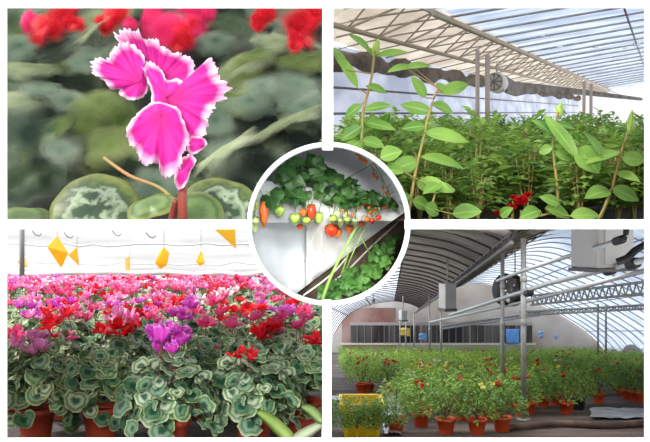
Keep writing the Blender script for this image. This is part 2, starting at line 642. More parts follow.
    lg = cyclamen_leaf_mat('front_leaf_green', (76, 98, 54), (96, 118, 70), (66, 88, 42), (116, 124, 68), p=(0, .22, .46, .6, .74, .98))
    for (px, py, Y, rx, ry, roll, mm) in ((94, 207, 2.38, 46, 40, 0.05, lm), (220, 208, 2.42, 42, 36, .25, lm), (150, 203, 2.33, 26, 14, -.25, lg), (197, 212, 2.36, 28, 24, .3, lg), (20, 214, 2.4, 30, 14, .05, lg)):
        t = MB()
        tilt = math.acos(ry / rx)
        M = Matrix.Translation(at(px, py, Y)) @ Matrix.Rotation(roll, 4, 'Y') @ Matrix.Rotation(PI / 2 - tilt, 4, 'X') @ Matrix.Rotation(-PI / 2, 4, 'Z')
        M = Matrix.Translation(at(px, py, Y)) @ Matrix.Rotation(roll, 4, 'Y') @ Matrix.Rotation(PI / 2 - tilt, 4, 'X') @ Matrix.Rotation(PI / 2, 4, 'Z')
        disc_leaf(t, M, rx / F * Y, rng, 8, 40, .25, .03, .3, fold=.06, scallop=.012)
        for q in range(len(t.v)):           # the lower half lies down on the ledge
            x, y, z = t.v[q]
            if z < 0.004:
                t.v[q] = (x, y - (0.004 - z) * .8, 0.004)
        t = MB().merge(t, inv)
        ob = t.build('leaf', mm, root)
        ob.modifiers.new('thick', 'SOLIDIFY').thickness = .003
    t = MB()
    tube(t, [inv @ p for p in smooth_path([at(104, 158, 2.5), at(130, 176, 2.44), at(160, 188, 2.4), at(178, 205, 2.36)], 5)], .005, .006, 6)
    t.build('leaf_stalk', flat('stalk_brown', (150, 104, 70), .6, c2=(120, 116, 60)), root)


panel_flower()


# ------------------------------------------------------------------ panel: rows of potted cyclamen on a bench
def cyclamen_foliage(rng, nl, R, leafR, rings, seg, rise=0.15):
    """dome of round leaves over a pot whose rim centre is the origin"""
    mb = MB()
    for i in range(nl):
        u = (i + 0.5) / nl
        el = math.asin(1 - u * 1.12) if u < .9 else -0.1 - rng.random() * .25
        az = i * 2.39996 + rng.uniform(-.5, .5)
        rr = R * rng.uniform(.62, 1.12)
        p = V(math.cos(az) * math.cos(el) * rr, math.sin(az) * math.cos(el) * rr, 0.02 + math.sin(el) * rise * rng.uniform(.75, 1.15))
        tilt = (PI / 2 - el) * .5 + rng.gauss(0, .38)     # outer leaves hang outwards
        M = Matrix.Translation(p) @ Matrix.Rotation(az + rng.gauss(0, .5), 4, 'Z') @ Matrix.Rotation(tilt, 4, 'Y') @ Matrix.Rotation(rng.gauss(0, .4), 4, 'X') @ Matrix.Rotation(rng.uniform(-.4, .4), 4, 'Z')
        disc_leaf(mb, M, leafR * rng.uniform(.6, 1.2), rng, rings, seg, rng.uniform(-.15, .5), .13, .34, rng.choice((0, 0, 1, 2)), rng.uniform(0, .45))
    return mb


def cyclamen_flower(rng, h=0.043, stem=0.11, segs=4, npet=5):
    """petals swept up from the nose; origin at the foot of the stem"""
    mb = MB()
    tube(mb, [V(0, 0, 0), V(.004, 0, stem * .6), V(.006, 0, stem)], .0022, .0018, 4, 1, False)
    for k in range(npet):
        az = 2 * PI * k / npet + rng.uniform(-.5, .5)
        lean = rng.uniform(.15, 1.25)
        L, W = h * rng.uniform(.75, 1.1), h * rng.uniform(.62, .9)
        vs, fs, uv = [], [], []
        ph = rng.uniform(0, 6)
        for i in range(segs + 1):
            t = i / segs
            out = .12 * h + L * t * math.sin(lean)
            z = stem + L * t * math.cos(lean)
            wd = W * (.3 + .7 * math.sin(PI * min(1, t * .75 + .12)))
            for c, s_ in enumerate((-.5, -.17, .17, .5)):
                bend = .16 * h * math.sin(ph + c * 2.1 + i * 1.3) * t
                q = Matrix.Rotation(az + .5 * t, 4, 'Z') @ V(out + bend, wd * s_, z + .10 * h * math.sin(ph + c * 2.6) * t)
                vs.append(q + V(.006, 0, 0))
                uv.append((t, .5 + s_))
        for i in range(segs):
            for c in range(3):
                a = i * 4 + c
                fs.append((a, a + 4, a + 5, a + 1))
        mb.add(vs, fs, uv, 0)
    return mb


def pot_mesh(r=0.065, h=0.115, n=20):
    mb = MB()
    lathe(mb, [(r * .72, -h), (r * .97, -.022), (r * 1.06, -.022), (r * 1.08, 0), (r * .98, 0), (r * .95, -.02)], n=n)
    mb.add([V(r * .72 * math.cos(2 * PI * k / n), r * .72 * math.sin(2 * PI * k / n), -h) for k in range(n)], [tuple(range(n))[::-1]])
    soil = [V(r * .95 * math.cos(2 * PI * k / n), r * .95 * math.sin(2 * PI * k / n), -.02) for k in range(n)]
    mb.add(soil, [tuple(range(n))], None, 1)
    return mb


TERRA = flat('terracotta_plastic', (196, 78, 52), 0.5, c2=(178, 62, 42), scale=6)
SOIL = flat('potting_soil', (60, 44, 34), 0.95)


def panel_cyclamen():
    rng = random.Random(21)
    VH, Y0 = 264, 3.1
    s = (221 - VH) / F
    z_rim = lambda Y: s * Y - (408 - VH) / F * Y0           # level of the pot rims, a bench that drops gently away
    YE = 15.5
    w = MB()
    H = .117
    grid_surface(w, [[V(-6.5, Y, z_rim(Y) - H), V(-.012, Y, z_rim(Y) - H)] for Y in (2.4, YE)])
    struct(w.build('floor_bench', flat('bench_mesh_dark', (52, 48, 50), .8, c2=(112, 104, 104), scale=30, stretch=(1, 3.5, 1)), smooth=False))
    # back wall: white film in long horizontal folds
    w = MB()
    rows = []
    zb, zt = z_rim(YE) - H, at(0, 196, YE).z
    N = 60
    for i in range(N + 1):
        t = i / N
        z = zb + (zt - zb) * t
        row = []
        for k in range(41):
            x = -6.6 + 6.56 * k / 40
            d = .05 * math.sin(t * 38 + .5 * math.sin(k * .5)) + .05 * math.sin(t * 13 + k * .2) + rng.uniform(-.012, .012)
            row.append(V(x, YE + d - .15 * (t > .8), z))
        rows.append(row)
    grid_surface(w, rows)
    film = flat('white_film_folds', (226, 224, 222), .55, c2=(250, 248, 246), scale=1.5, stretch=(.3, 1, 5), trans=.5)
    struct(w.build('wall_cyclamen_back', film))
    # two long rolled edges of the film and a roller bar
    for row, r, c, nm in ((245, .02, (226, 220, 218), 'film_seam'), (274, .05, (240, 236, 230), 'film_seam'), (264, .015, (234, 230, 228), 'film_seam')):
        w = MB()
        p0, p1 = at(-20, row, YE - .35), at(321, row - 1, YE - .35)
        tube(w, [p0.lerp(p1, i / 24) + V(0, 0, rng.uniform(-.03, .03)) for i in range(25)], r, r, 6)
        struct(w.build(nm, flat('seam_%d' % row, c, .6)))
    for i, (px, lab) in enumerate(((38, 'between the pole and the largest trap'), (70, 'above the small trap beside the largest'), (118, 'left of the faint narrow trap'), (152, 'above the leaf shaped trap'), (262, 'by the round inset'))):
        w = MB()
        p = at(px, 236 + (i % 2) * 2, YE - .4)
        tube(w, [p + V(-.10, 0, .09), p + V(-.04, 0, .02), p + V(.02, 0, .0), p + V(.06, 0, .04)], .011, .008, 5)
        tag(w.build('wire_tie', flat('dark_wire', (110, 102, 98), .6)), 'dark wire tie on the white film, ' + lab, 'wire')
    # support pole
    w = MB()
    p = at(22, 283, 12.6)
    tube(w, [V(p.x, p.y, z_rim(12.6) - H), V(p.x, p.y, at(0, 180, 12.6).z)], .036, .036, 10)
    tag(w.build('support_pole', flat('grey_steel', (150, 150, 152), .4, .6)), 'thin grey steel pole at the left end of the cyclamen bench', 'pole')
    # yellow sticky traps hung on strings
    ym = flat('sticky_yellow', (255, 222, 84), .5, c2=(255, 212, 66), scale=3, trans=.65)
    ym2 = flat('sticky_yellow_pale', (252, 222, 140), .5, trans=.5)
    traps = [
        ('large yellow sticky trap turned on its corner, left of centre', [(47, 247), (57, 236), (68, 253), (61, 268)], 9.0, ym),
        ('small yellow triangular trap right beside the largest trap', [(68, 255), (77, 247), (79, 266)], 9.4, ym),
        ('pale small trap behind the grey pole', [(17, 261), (26, 258), (28, 267), (21, 268)], 14.0, ym2),
        ('faint narrow trap against the white film between two larger traps', [(125, 258), (130, 257), (130, 271), (126, 271)], 14.5, ym2),
        ('leaf shaped yellow trap hanging above the middle of the flowers', [(155, 263), (160, 251), (164, 247), (169, 253), (167, 265), (160, 269)], 9.6, ym),
        ('small yellow kite shaped trap right of the leaf shaped trap', [(196, 262), (201, 250), (205, 263), (200, 266)], 10.4, ym),
        ('yellow triangular trap beside the round inset at the top', [(213, 228), (235, 229), (236, 249)], 8.0, ym)]
    for label, pts, Y, m in traps:
        c = V(sum(p[0] for p in pts) / len(pts), 0, sum(p[1] for p in pts) / len(pts))
        C0 = at(c.x, c.z, Y)
        root = thing('hanging_sticky_trap', label, 'insect trap', C0, group='yellow sticky traps over the cyclamen')
        t = MB()
        q = [at(x, y, Y + .10 * (i % 2)) - C0 for i, (x, y) in enumerate(pts)]
        n = len(q)
        t.add(q + [a + V(0, .012, 0) for a in q], [tuple(range(n)), tuple(range(2 * n - 1, n - 1, -1))] + [(i, i + n, (i + 1) % n + n, (i + 1) % n) for i in range(n)])
        t.build('card', m, root, smooth=False)
        t = MB()
        top = max(q, key=lambda a: a.z)
        tube(t, [top, top + V(0, 0, .8)], .003, .003, 4)
        t.build('string', flat('string_grey', (196, 194, 192), .7), root)
    # ------------- flowers and plants
    lm = [cyclamen_leaf_mat('bench_leaf_a', (62, 106, 80), (204, 210, 182), (80, 124, 90), (216, 220, 174), p=(0, .2, .46, .58, .74, 1.0), namp=.8),
          cyclamen_leaf_mat('bench_leaf_b', (54, 98, 74), (148, 174, 144), (84, 128, 94), (210, 216, 168), p=(0, .26, .48, .6, .76, 1.0), namp=.8),
          cyclamen_leaf_mat('bench_leaf_c', (44, 84, 62), (92, 132, 102), (64, 104, 72), (170, 184, 130), p=(0, .3, .5, .62, .8, 1.0), namp=1.1)]
    cols = {'red': ((214, 16, 34), (238, 34, 50), (244, 80, 90)), 'rose': ((230, 44, 116), (246, 94, 154), (252, 164, 198)), 'magenta': ((204, 40, 176), (228, 84, 206), (244, 160, 232)),
            'pink': ((236, 96, 170), (246, 150, 206), (254, 206, 232)), 'white': ((236, 190, 210), (250, 228, 236), (255, 248, 250))}
    pm = {k: petal_mat('bench_petal_' + k, *v, streak=False, trans=.3) for k, v in cols.items()}
    stem_m = flat('bench_stem', (120, 72, 60), .5)
    fol_hi = [cyclamen_foliage(rng, 120, .150, .037, 4, 16, .175).mesh('foliage_near', [lm[i % 2], lm[1 - i % 2], lm[2]]) for i in range(4)]
    fol_mid = [cyclamen_foliage(rng, 64, .165, .042, 3, 11, .185).mesh('foliage_middle', [lm[i % 2], lm[1 - i % 2], lm[2]]) for i in range(4)]
    fol_far = [cyclamen_foliage(rng, 34, .17, .05, 2, 8, .18).mesh('foliage_far', [lm[i % 2], lm[1 - i % 2], lm[2]]) for i in range(4)]
    fl = {k: [cyclamen_flower(rng).mesh('flower_' + k, [pm[k], stem_m]) for _ in range(3)] for k in cols}
    flm = {k: [cyclamen_flower(rng, .044, .10, 2, 5).mesh('flower_small_' + k, [pm[k], stem_m]) for _ in range(2)] for k in cols}
    # whole heads of a plant, for the distance
    def head(k, n):
        mb = MB()
        for _ in range(n):
            f = cyclamen_flower(rng, .05, .10, 2, 4)
            M = Matrix.Translation(V(rng.uniform(-.09, .09), rng.uniform(-.09, .09), .12 + rng.uniform(0, .09))) @ Matrix.Rotation(rng.uniform(0, 6), 4, 'Z')
            mb.merge(f, M)
        return mb.mesh('blossoms_' + k, [pm[k], stem_m])
    heads = {k: [head(k, n) for n in (4, 6, 9)] for k in cols}
    pot = pot_mesh().mesh('pot', [TERRA, SOIL])
    potw = pot_mesh(.07).mesh('pot_wide', [TERRA, SOIL])

    def plant(x, Y, fol, label, group, rz, scale=1.0, with_pot=True, dz=0.0):
        root = thing('potted_cyclamen', label, 'potted plant', (x, Y, z_rim(Y) + dz), rz, group, scale)
        if with_pot:
            link('pot', pot, root)
        if x > -.24:                         # pressed against the dividing wall
            me = fol.copy()
            root.rotation_euler = (0, 0, 0)
            for v in me.vertices:
                v.co.x = min(v.co.x, (-.008 - x) / scale)
            fol = me
        link('foliage', fol, root)
        return root

    def bloom(root, x, y, z, k, small=False, rng=rng):
        o = link('flower', rng.choice((flm if small else fl)[k]), root, (x, y, z), (rng.uniform(-.2, .2), rng.uniform(-.2, .2), rng.uniform(0, 6)), rng.uniform(.85, 1.15))
        return o

    G1 = 'potted cyclamen along the front of the bench'
    front = [  # px of the pot, Y, label, flowers (px, row, colour, count, spread px)
        (36, 3.12, 'potted cyclamen at the front left corner with one pink bloom head standing clear', [(30, 342, 'pink', 7, 8)]),
        (101, 3.14, 'potted cyclamen without open blooms, second pot from the left along the front', []),
        (170, 2.92, 'potted cyclamen with a large magenta bloom head at the front middle', [(169, 337, 'magenta', 20, 14)]),
        (254, 3.02, 'potted cyclamen with a single scarlet bloom over the widest pot', [(249, 352, 'red', 4, 5)]),
        (303, 3.3, 'potted cyclamen at the right end of the front row by the strap leaves', [(310, 345, 'red', 2, 5)])]
    for px, Y, label, fls in front:
        x = at(px, 0, Y).x
        r = plant(x, Y, fol_hi[len(label) % 4], label, G1, rng.uniform(0, 6))
        r.rotation_euler = (0, 0, 0)
        for fx, fy, k, n, sp in fls:
            c = at(fx, fy, Y - .02) - r.location
            for i in range(n):
                a = rng.uniform(0, 6.28)
                d = math.sqrt(rng.random()) * sp / F * Y
                bloom(r, c.x + math.cos(a) * d, rng.uniform(-.05, .05), c.z - .13 + math.sin(a) * d * .8, k)
    row2 = [(5, 3.6, [(10, 338, 'rose', 5, 8)]), (66, 3.58, [(52, 328, 'red', 3, 6), (62, 342, 'rose', 2, 5)]), (134, 3.62, [(103, 328, 'red', 3, 5), (124, 326, 'red', 6, 7)]), (205, 3.6, [(205, 348, 'rose', 2, 4)]), (272, 3.62, [(266, 328, 'red', 8, 9), (298, 320, 'rose', 3, 6), (280, 346, 'rose', 2, 4)])]
    row2lab = ['potted cyclamen with rose blooms cut by the left edge, behind the front row', 'potted cyclamen with red blooms left, between the two front left pots', 'potted cyclamen with paired red blooms behind and left of the magenta head',
               'green potted cyclamen with few buds behind and right of the magenta head', 'potted cyclamen with a full red bloom head behind the single scarlet bloom']
    for (px, Y, fls), label in zip(row2, row2lab):
        r = plant(at(px, 0, Y).x, Y, fol_hi[px % 4], label, 'potted cyclamen in the second row', 0)
        for fx, fy, k, n, sp in fls:
            c = at(fx, fy, Y - .02) - r.location
            for i in range(n):
                a = rng.uniform(0, 6.28)
                d = math.sqrt(rng.random()) * sp / F * Y
                bloom(r, c.x + math.cos(a) * d, rng.uniform(-.06, .06), c.z - .13 + math.sin(a) * d * .7, k)
    names = {'red': 'scarlet', 'rose': 'rose red', 'magenta': 'magenta', 'pink': 'pale pink', 'white': 'white'}
    lat = lambda px: 'by the left edge' if px < 60 else 'left of the middle' if px < 130 else 'in the middle' if px < 200 else 'right of the middle' if px < 260 else 'below the round inset'
    Y = 4.08
    ri = 0
    while Y < YE - .9:
        dx = .25 + .006 * (Y - 4)
        x = -.352 * Y - .05 + rng.uniform(0, dx)
        while x < -.03:
            px = 325 + x / Y * F
            xx, YY = min(-.09, x + rng.uniform(-.03, .03)), Y + rng.uniform(-.1, .1)
            q = rng.random()
            if Y < 6:
                k = 'red' if q < (.42 if px < 150 else .22) else 'rose' if q < .62 else 'pink' if q < .8 else 'magenta'
            else:
                k = 'rose' if q < .42 else 'pink' if q < .68 else 'red' if q < .84 else 'magenta' if q < .95 else 'white'
            band = 'third row' if ri == 0 else 'near rows' if Y < 5.5 else 'middle rows' if Y < 8.5 else 'far rows'
            label = '%s potted cyclamen, %s %s' % (names[k], band, lat(px))
            grp = 'cyclamen with %s blooms, %s, %s' % (names[k], band, lat(px))
            if Y < 7:
                r = plant(xx, YY, fol_mid[rng.randrange(4)], label, grp, rng.uniform(0, 6))
                n = rng.choice((3, 5, 7, 8)) if Y < 5.2 else rng.choice((4, 5, 7))
                cx, cy = rng.uniform(-.05, .05), rng.uniform(-.05, .05)
                for i in range(n):
                    a, d = rng.uniform(0, 6.28), math.sqrt(rng.random()) * (.085 if xx < -.2 else .04)
                    bloom(r, cx + math.cos(a) * d, cy + math.sin(a) * d, .095 + rng.uniform(0, .065), k, True)
            else:
                r = plant(xx, YY, fol_far[rng.randrange(4)], label, grp, rng.uniform(0, 6), with_pot=False)
                link('blossoms', rng.choice(heads[k]), r, (0, 0, 0), (0, 0, rng.uniform(0, 6)))
            x += dx * rng.uniform(.9, 1.1)
        Y += .42 + .03 * (Y - 4)
        ri += 1
    # strap leaved plant poking in at the lower right corner
    base = at(298, 452, 2.72)
    zb2 = z_rim(2.72) - H
    root = thing('strap_leaf_plant', 'broad pale green strap leaves poking in at the lower right corner', 'plant', (base.x, 2.72, zb2))
    inv = Matrix.Translation(-root.location)
    for pts, wd, m in (([(296, 448), (284, 434), (270, 421), (257, 412)], 13, flat('strap_green', (122, 150, 66), .5, c2=(150, 172, 92), scale=9)), ([(290, 446), (303, 436), (326, 422)], 11, flat('strap_pale', (186, 196, 160), .5)),
                       ([(322, 422), (312, 412), (302, 407)], 9, flat('strap_green2', (132, 158, 92), .5))):
        pth = smooth_path([at(x, y, 2.72 + .02 * i) for i, (x, y) in enumerate(pts)], 5)
        t = MB()
        rows = []
        for i, p in enumerate(pth):
            u = i / (len(pth) - 1)
            d = pth[min(i + 1, len(pth) - 1)] - pth[max(0, i - 1)]
            sd = V(-d.z, 0, d.x).normalized() * (wd / 2 / F * 2.72 * (math.sin(PI * (.18 + .8 * u)) ** .7 + .02))
            rows.append([p - sd + V(0, .012, 0), p + V(0, -.006, 0), p + sd + V(0, .012, 0)])
        grid_surface(t, rows)
        t = MB().merge(t, inv)
        o = t.build('leaf', m, root)
        o.modifiers.new('thick', 'SOLIDIFY').thickness = .003


panel_cyclamen()

w = MB()
box(w, (.002, 3.81, -1.2), (.012, 2.38, 2.36))
struct(w.build('wall_divider', M_white, smooth=False))


# ------------------------------------------------------------------ panel: young roses under a glasshouse roof
STEEL = flat('galvanised_steel', (150, 146, 138), .45, .3, c2=(176, 172, 164), scale=5)


def bay(VPX, VPY, xmin=-99):
    """point at offset (ox, oz) from the bay's long axis, at distance Y; xmin is the wall that divides the bays"""
    def f(ox, oz, Y):
        return V(max((VPX - 325) / F * Y + ox, xmin), Y, (221 - VPY) / F * Y + oz)
    return f


def lattice(mb, a0, a1, b0, b1, n, r, rz=None):
    tube(mb, [a0, a1], r, r, 6)
    tube(mb, [b0, b1], r, r, 6)
    rz = rz or r * .6
    for i in range(n):
        p = a0.lerp(a1, i / n)
        q = b0.lerp(b1, (i + .5) / n)
        p2 = a0.lerp(a1, (i + 1) / n)
        tube(mb, [p, q], rz, rz, 4, cap=False)
        tube(mb, [q, p2], rz, rz, 4, cap=False)


def film_mat(name, c, c2, clear, trans, scale=1.2, stretch=(1, .12, 1), lo=.35, hi=.65):
    return flat(name, c, .5, 0, c2, scale, trans, clear, stretch, lo=lo, hi=hi)


def spline_profile(pr, per=5):
    return [(p.x, p.z) for p in smooth_path([V(a, 0, b) for a, b in pr], per)]


def rose_leaf(mb, p, d, L, rng, m=0, n=5, pairs=2, hang=.0):
    """compound leaf: a stalk with a leaflet at its end and pairs below it"""
    d = Vector(d).normalized()
    end = p + d * L * 1.7
    tube(mb, [p, end], L * .022, L * .015, 4, 1, False)
    side = d.cross(V(0, 0, 1))
    side = side.normalized() if side.length > .01 else V(1, 0, 0)
    leaflet(mb, orient(end, d + V(0, 0, rng.uniform(-.25, .1) - hang), roll=rng.uniform(-.4, .4)), L * 1.1, L * .66, n, .25, .25, m)
    for k in range(pairs):
        q = p.lerp(end, .9 - .42 * k)
        for s_ in (-1, 1):
            leaflet(mb, orient(q, side * s_ + d * .45 + V(0, 0, rng.uniform(-.3, .15) - hang), roll=rng.uniform(-.4, .4)), L * rng.uniform(.8, 1), L * .58, n, .25, .25, m)


def rose_plant_mesh(rng, h, nleaf, L, stems=3, n=5, pairs=2):
    mb = MB()
    for s_ in range(stems):
        a = s_ * 2 * PI / stems + rng.uniform(-.5, .5)
        lean = rng.uniform(.1, .35)
        hh = h * rng.uniform(.8, 1.05)
        pts = smooth_path([V(0, 0, 0), V(math.cos(a) * lean * h * .35, math.sin(a) * lean * h * .35, hh * .5), V(math.cos(a) * lean * h * .6, math.sin(a) * lean * h * .6, hh)], 5)
        tube(mb, pts, .006, .003, 5, 1)
        for i in range(nleaf):
            t = .3 + .7 * i / (nleaf - 1)
            k = min(len(pts) - 1, int(t * (len(pts) - 1)))
            az = i * 2.4 + a + rng.uniform(-.4, .4)
            el = rng.uniform(-.1, .4) if t < .85 else rng.uniform(.3, .9)
            rose_leaf(mb, pts[k], V(math.cos(az) * math.cos(el), math.sin(az) * math.cos(el), math.sin(el)), L * (1 if t < .85 else .7) * rng.uniform(.8, 1.15), rng, 0, n, pairs)
    return mb


def panel_roses():
    rng = random.Random(33)
    P = bay(660, 112, .014)
    s = (221 - 112) / F
    Hf = .38
    fz = lambda Y: max(0.0, s * Y - Hf)
    YE = 44
    w = MB()
    grid_surface(w, [[V(.012, Y, fz(Y)), V(.62 * Y + 3, Y, fz(Y))] for Y in (2.05, Hf / s, 9.8)])
    struct(w.build('floor_rose_bed', flat('rose_bed_soil', (38, 30, 24), .95), smooth=False))
    w = MB()
    box(w, (-.001, 3.48, .5), (.008, 1.7, 1.0))
    struct(w.build('wall_divider', film_mat('divider_film', (226, 230, 232), (240, 242, 242), .45, .7), smooth=False))
    # roof and side films
    prof_side = [(-4.05, -.9), (-4.05, .0), (-4.03, .66), (-4.0, .82)]
    prof_low = spline_profile([(-4.0, .82), (-3.2, 1.0), (-2.4, 1.12)])
    prof_roof = spline_profile([(-2.4, 1.12), (-1.0, 1.36), (.6, 1.62), (2.2, 1.86), (4.0, 2.1)], 6)
    Ys = [2.3, 3, 4, 5, 6.5, 8, 10, 12, 15, 18, 22, 27, 33, YE]
    blue = film_mat('roof_film_blue', (128, 142, 166), (176, 188, 208), .06, .6, 2.5, (.5, 1.2, .5))
    beige = film_mat('shade_film_beige', (160, 148, 134), (200, 190, 176), .03, .5, 1.6, (1, .6, 1))
    side = film_mat('side_film_grey', (132, 140, 160), (180, 186, 202), .03, .5, 1.4, (1, .5, 1.5))
    for nm, pr, m in (('wall_rose_side', prof_side, side), ('ceiling_low', prof_low, beige), ('ceiling_roof', prof_roof, blue)):
        w = MB()
        grid_surface(w, [[P(a, b, Y) for a, b in pr] for Y in (Ys if nm != 'wall_rose_side' else [10.95, 12, 15, 18, 22, 27, 33, YE])])
        struct(w.build(nm, m))
    w = MB()
    grid_surface(w, [[P(a, -1.2, YE), P(a, 2.3, YE)] for a in (-4.1, 0, 4)])
    struct(w.build('wall_rose_end', film_mat('end_film', (214, 212, 206), (232, 232, 230), .05, .5), smooth=False))
    # dark rolled screen along the eave
    dark = flat('rolled_screen_dark', (62, 54, 50), .9, c2=(104, 92, 82), scale=4, stretch=(1, .4, 1))
    w = MB()
    rows = []
    for i in range(60):
        Y = 10.7 * (YE / 10.7) ** (i / 59)
        r = .105 + .03 * math.sin(i * 1.3) + rng.uniform(-.012, .012)
        rows.append([P(-3.98 + r * math.cos(a), .70 - .02 + r * 1.1 * math.sin(a) - .05 * (math.sin(i * .9) > .5), Y) for a in [2 * PI * k / 10 for k in range(11)]])
    grid_surface(w, rows)
    tag(w.build('rolled_shade_screen', dark), 'dark rolled shade screen running along the eave above the roses', 'shade screen')
    # hoops across the roof, every one its own bar
    Y = 5.2
    while Y < 40:
        w = MB()
        tube(w, [P(a, b - .03, Y) for k, (a, b) in enumerate(prof_roof)], .011 + .0004 * Y, None, 5)
        o = struct(w.build('roof_hoop', STEEL))
        w = MB()
        tube(w, [P(a, b - .03, Y) for a, b in prof_low], .011, None, 5)
        if Y > 6:
            struct(w.build('roof_hoop', STEEL))
        Y += .62 + .05 * (Y - 5)
    for i in (8, 14, 20):
        a, b = prof_roof[i]
        w = MB()
        tube(w, [P(a, b - .05, max(4, -a / .372 + .1)), P(a, b - .05, YE)], .016, None, 5)
        struct(w.build('roof_purlin', flat('purlin_dark', (96, 92, 92), .5)))
    for z in (-.02, .3):
        w = MB()
        tube(w, [P(-3.97, z, 10.9), P(-3.97, z, YE)], .016, None, 5)
        struct(w.build('side_rail', flat('rail_dark', (98, 96, 104), .5)))
    # white clips that hold the film
    clip = flat('clip_white', (250, 250, 248), .5, trans=.4)
    w = MB()
    box(w, (0, 0, 0), (.10, .05, .018))
    box(w, (0, 0, -.014), (.05, .07, .012))
    cm = w.mesh('film_clip', clip, False)
    for i in range(34):
        Y = rng.uniform(8, 20)
        a, b = prof_roof[rng.randrange(3, len(prof_roof) - 4)]
        p = P(a, b - .045, Y)
        px, py = 325 + p.x / Y * F, 221 - p.z / Y * F
        if not (480 < px < 645 and 8 < py < 90):
            continue
        o = link('film_clip', cm, None, p, (0, -.2, rng.uniform(0, 3)), Y / 14)
        tag(o, 'small white clip holding the blue roof film to a roof bar', 'clip', 'white film clips on the rose house roof')
    # triangular lattice girders running the length of the house
    for nm, (a0, z0), (a1, z1), r in (('roof_girder', (-2.4, 1.06), (-2.85, .76), .026), ('roof_girder', (-2.4, 1.06), (-1.95, .84), .022)):
        w = MB()
        lattice(w, P(a0, z0, 7.75), P(a0, z0, YE), P(a1, z1, 7.75), P(a1, z1, YE), 40, r, .012)
        struct(w.build(nm, flat('girder_beige', (172, 158, 138), .5, .2)))
    # posts, fan, small far posts
    post_m = flat('post_pinkish', (176, 156, 144), .5, .2)

    def post(px, Y, top, label, r):
        c = at(px, 0, Y)
        w = MB()
        tube(w, [V(c.x, Y, fz(Y)), V(c.x, Y, at(px, top, Y).z)], r, r, 10)
        box(w, (c.x, Y, fz(Y) + .01), (r * 5, r * 5, .02))
        tag(w.build('support_post', post_m), label, 'post', 'posts in the rose house')
    post(477.5, 9.0, 50, 'left of the two pale posts beside the grey fan housing', .021)
    post(487.5, 9.0, 55, 'right of the two pale posts beside the grey fan housing', .025)
    post(584, 9.3, 82, 'left of the two thin far posts at the right', .016)
    post(591, 9.3, 84, 'right of the two thin far posts at the right', .016)
    FY = 12.5
    c = at(497, 83, FY)
    root = thing('hanging_fan_heater', 'pale round fan housing with a dark tapered duct hanging beside the posts', 'fan', c)
    inv = Matrix.Translation(-c)
    w = MB()
    lathe(w, [(.02, -.12), (.11, -.12), (.14, -.07), (.14, .07), (.12, .12), (.02, .12)], n=24, axis='y')
    w.build('housing', flat('fan_pale', (206, 200, 186), .5), root).rotation_euler = (0, 0, -.5)
    w = MB()
    lathe(w, [(.115, -.15), (.125, -.13), (.12, -.115)], n=24, axis='y')
    for k in range(4):
        tube(w, [V(-.115 * math.cos(k * PI / 4), -.135, -.115 * math.sin(k * PI / 4)), V(.115 * math.cos(k * PI / 4), -.135, .115 * math.sin(k * PI / 4))], .008, None, 5)
    w.build('guard', flat('guard_grey', (120, 116, 108), .5), root).rotation_euler = (0, 0, -.5)
    w = MB()
    q = [(505, 84, 9), (515, 89, 8), (535, 88, 5), (580, 92, 3.5), (640, 99, 2)]
    pth = [at(a, b, FY + .8 * i) - c for i, (a, b, r) in enumerate(q)]
    rows = []
    for (a, b, r), p in zip(q, pth):
        rows.append([p + V(.3 * math.cos(t) * .2, math.cos(t) * r / F * FY, math.sin(t) * r / F * FY) for t in [2 * PI * k / 12 for k in range(13)]])
    grid_surface(w, rows)
    w.build('duct', flat('duct_dark', (88, 80, 74), .7, c2=(126, 116, 104)), root)
    w = MB()
    tube(w, [V(0, 0, .13), V(0, 0, .27)], .012, None, 6)
    w.build('hanger', STEEL, root)

    # ---------------- plants
    lm = green_leaf_mat('rose_leaf_bright', (108, 148, 58), (180, 206, 106), (172, 202, 106), .45)
    lm2 = green_leaf_mat('rose_leaf_mid', (96, 136, 58), (164, 194, 98), (156, 188, 96), .42)
    lm3 = green_leaf_mat('rose_leaf_fresh', (76, 122, 46), (150, 186, 84), (140, 178, 84), .42, rand=False)
    st = flat('rose_stem', (122, 128, 62), .5, c2=(146, 104, 60), scale=6)
    var = [rose_plant_mesh(rng, .32, 10, .052, 5, 5, 2).mesh('rose_foliage', [lm if i % 2 else lm2, st]) for i in range(5)]
    varf = [rose_plant_mesh(rng, .30, 8, .062, 5, 3, 2).mesh('rose_foliage_far', [lm2 if i % 2 else lm, st]) for i in range(4)]
    lat = lambda px: 'behind the tall left shoots' if px < 420 else 'before the two pale posts' if px < 510 else 'right of the posts' if px < 580 else 'by the right edge'
    Y, row = 2.74, 0
    while Y < 9.3:
        x = .012 * Y + .1 + rng.uniform(0, .1)
        while x < .36 * Y + .2:
            px = 325 + x / Y * F
            YY = Y + rng.uniform(-.08, .08)
            band = 'low front rank' if row == 0 else 'second rank' if row == 1 else 'middle of the bed' if Y < 5.5 else 'far side of the bed'
            if not (row <= 1 and 500 < px < 548):
                o = link('rose_plant', rng.choice(var if Y < 5 else varf), None, (x, YY, fz(YY)), (0, 0, rng.uniform(0, 6)), rng.uniform(.84, 1.16) * (.62 if row == 0 else .74 if row == 1 else .9))
                tag(o, 'green leafy rose plant in the %s %s' % (band, lat(px)), 'plant', 'rose plants, %s, %s' % (band, lat(px)))
            x += (.19 if Y < 5 else .26) * rng.uniform(.85, 1.15)
        Y += .22 + .06 * (Y - 2.7)
        row += 1
    big = [rose_plant_mesh(rng, .26, 8, .058, 4, 6, 2).mesh('rose_foliage_near', [lm3 if i % 2 else lm, st]) for i in range(4)]
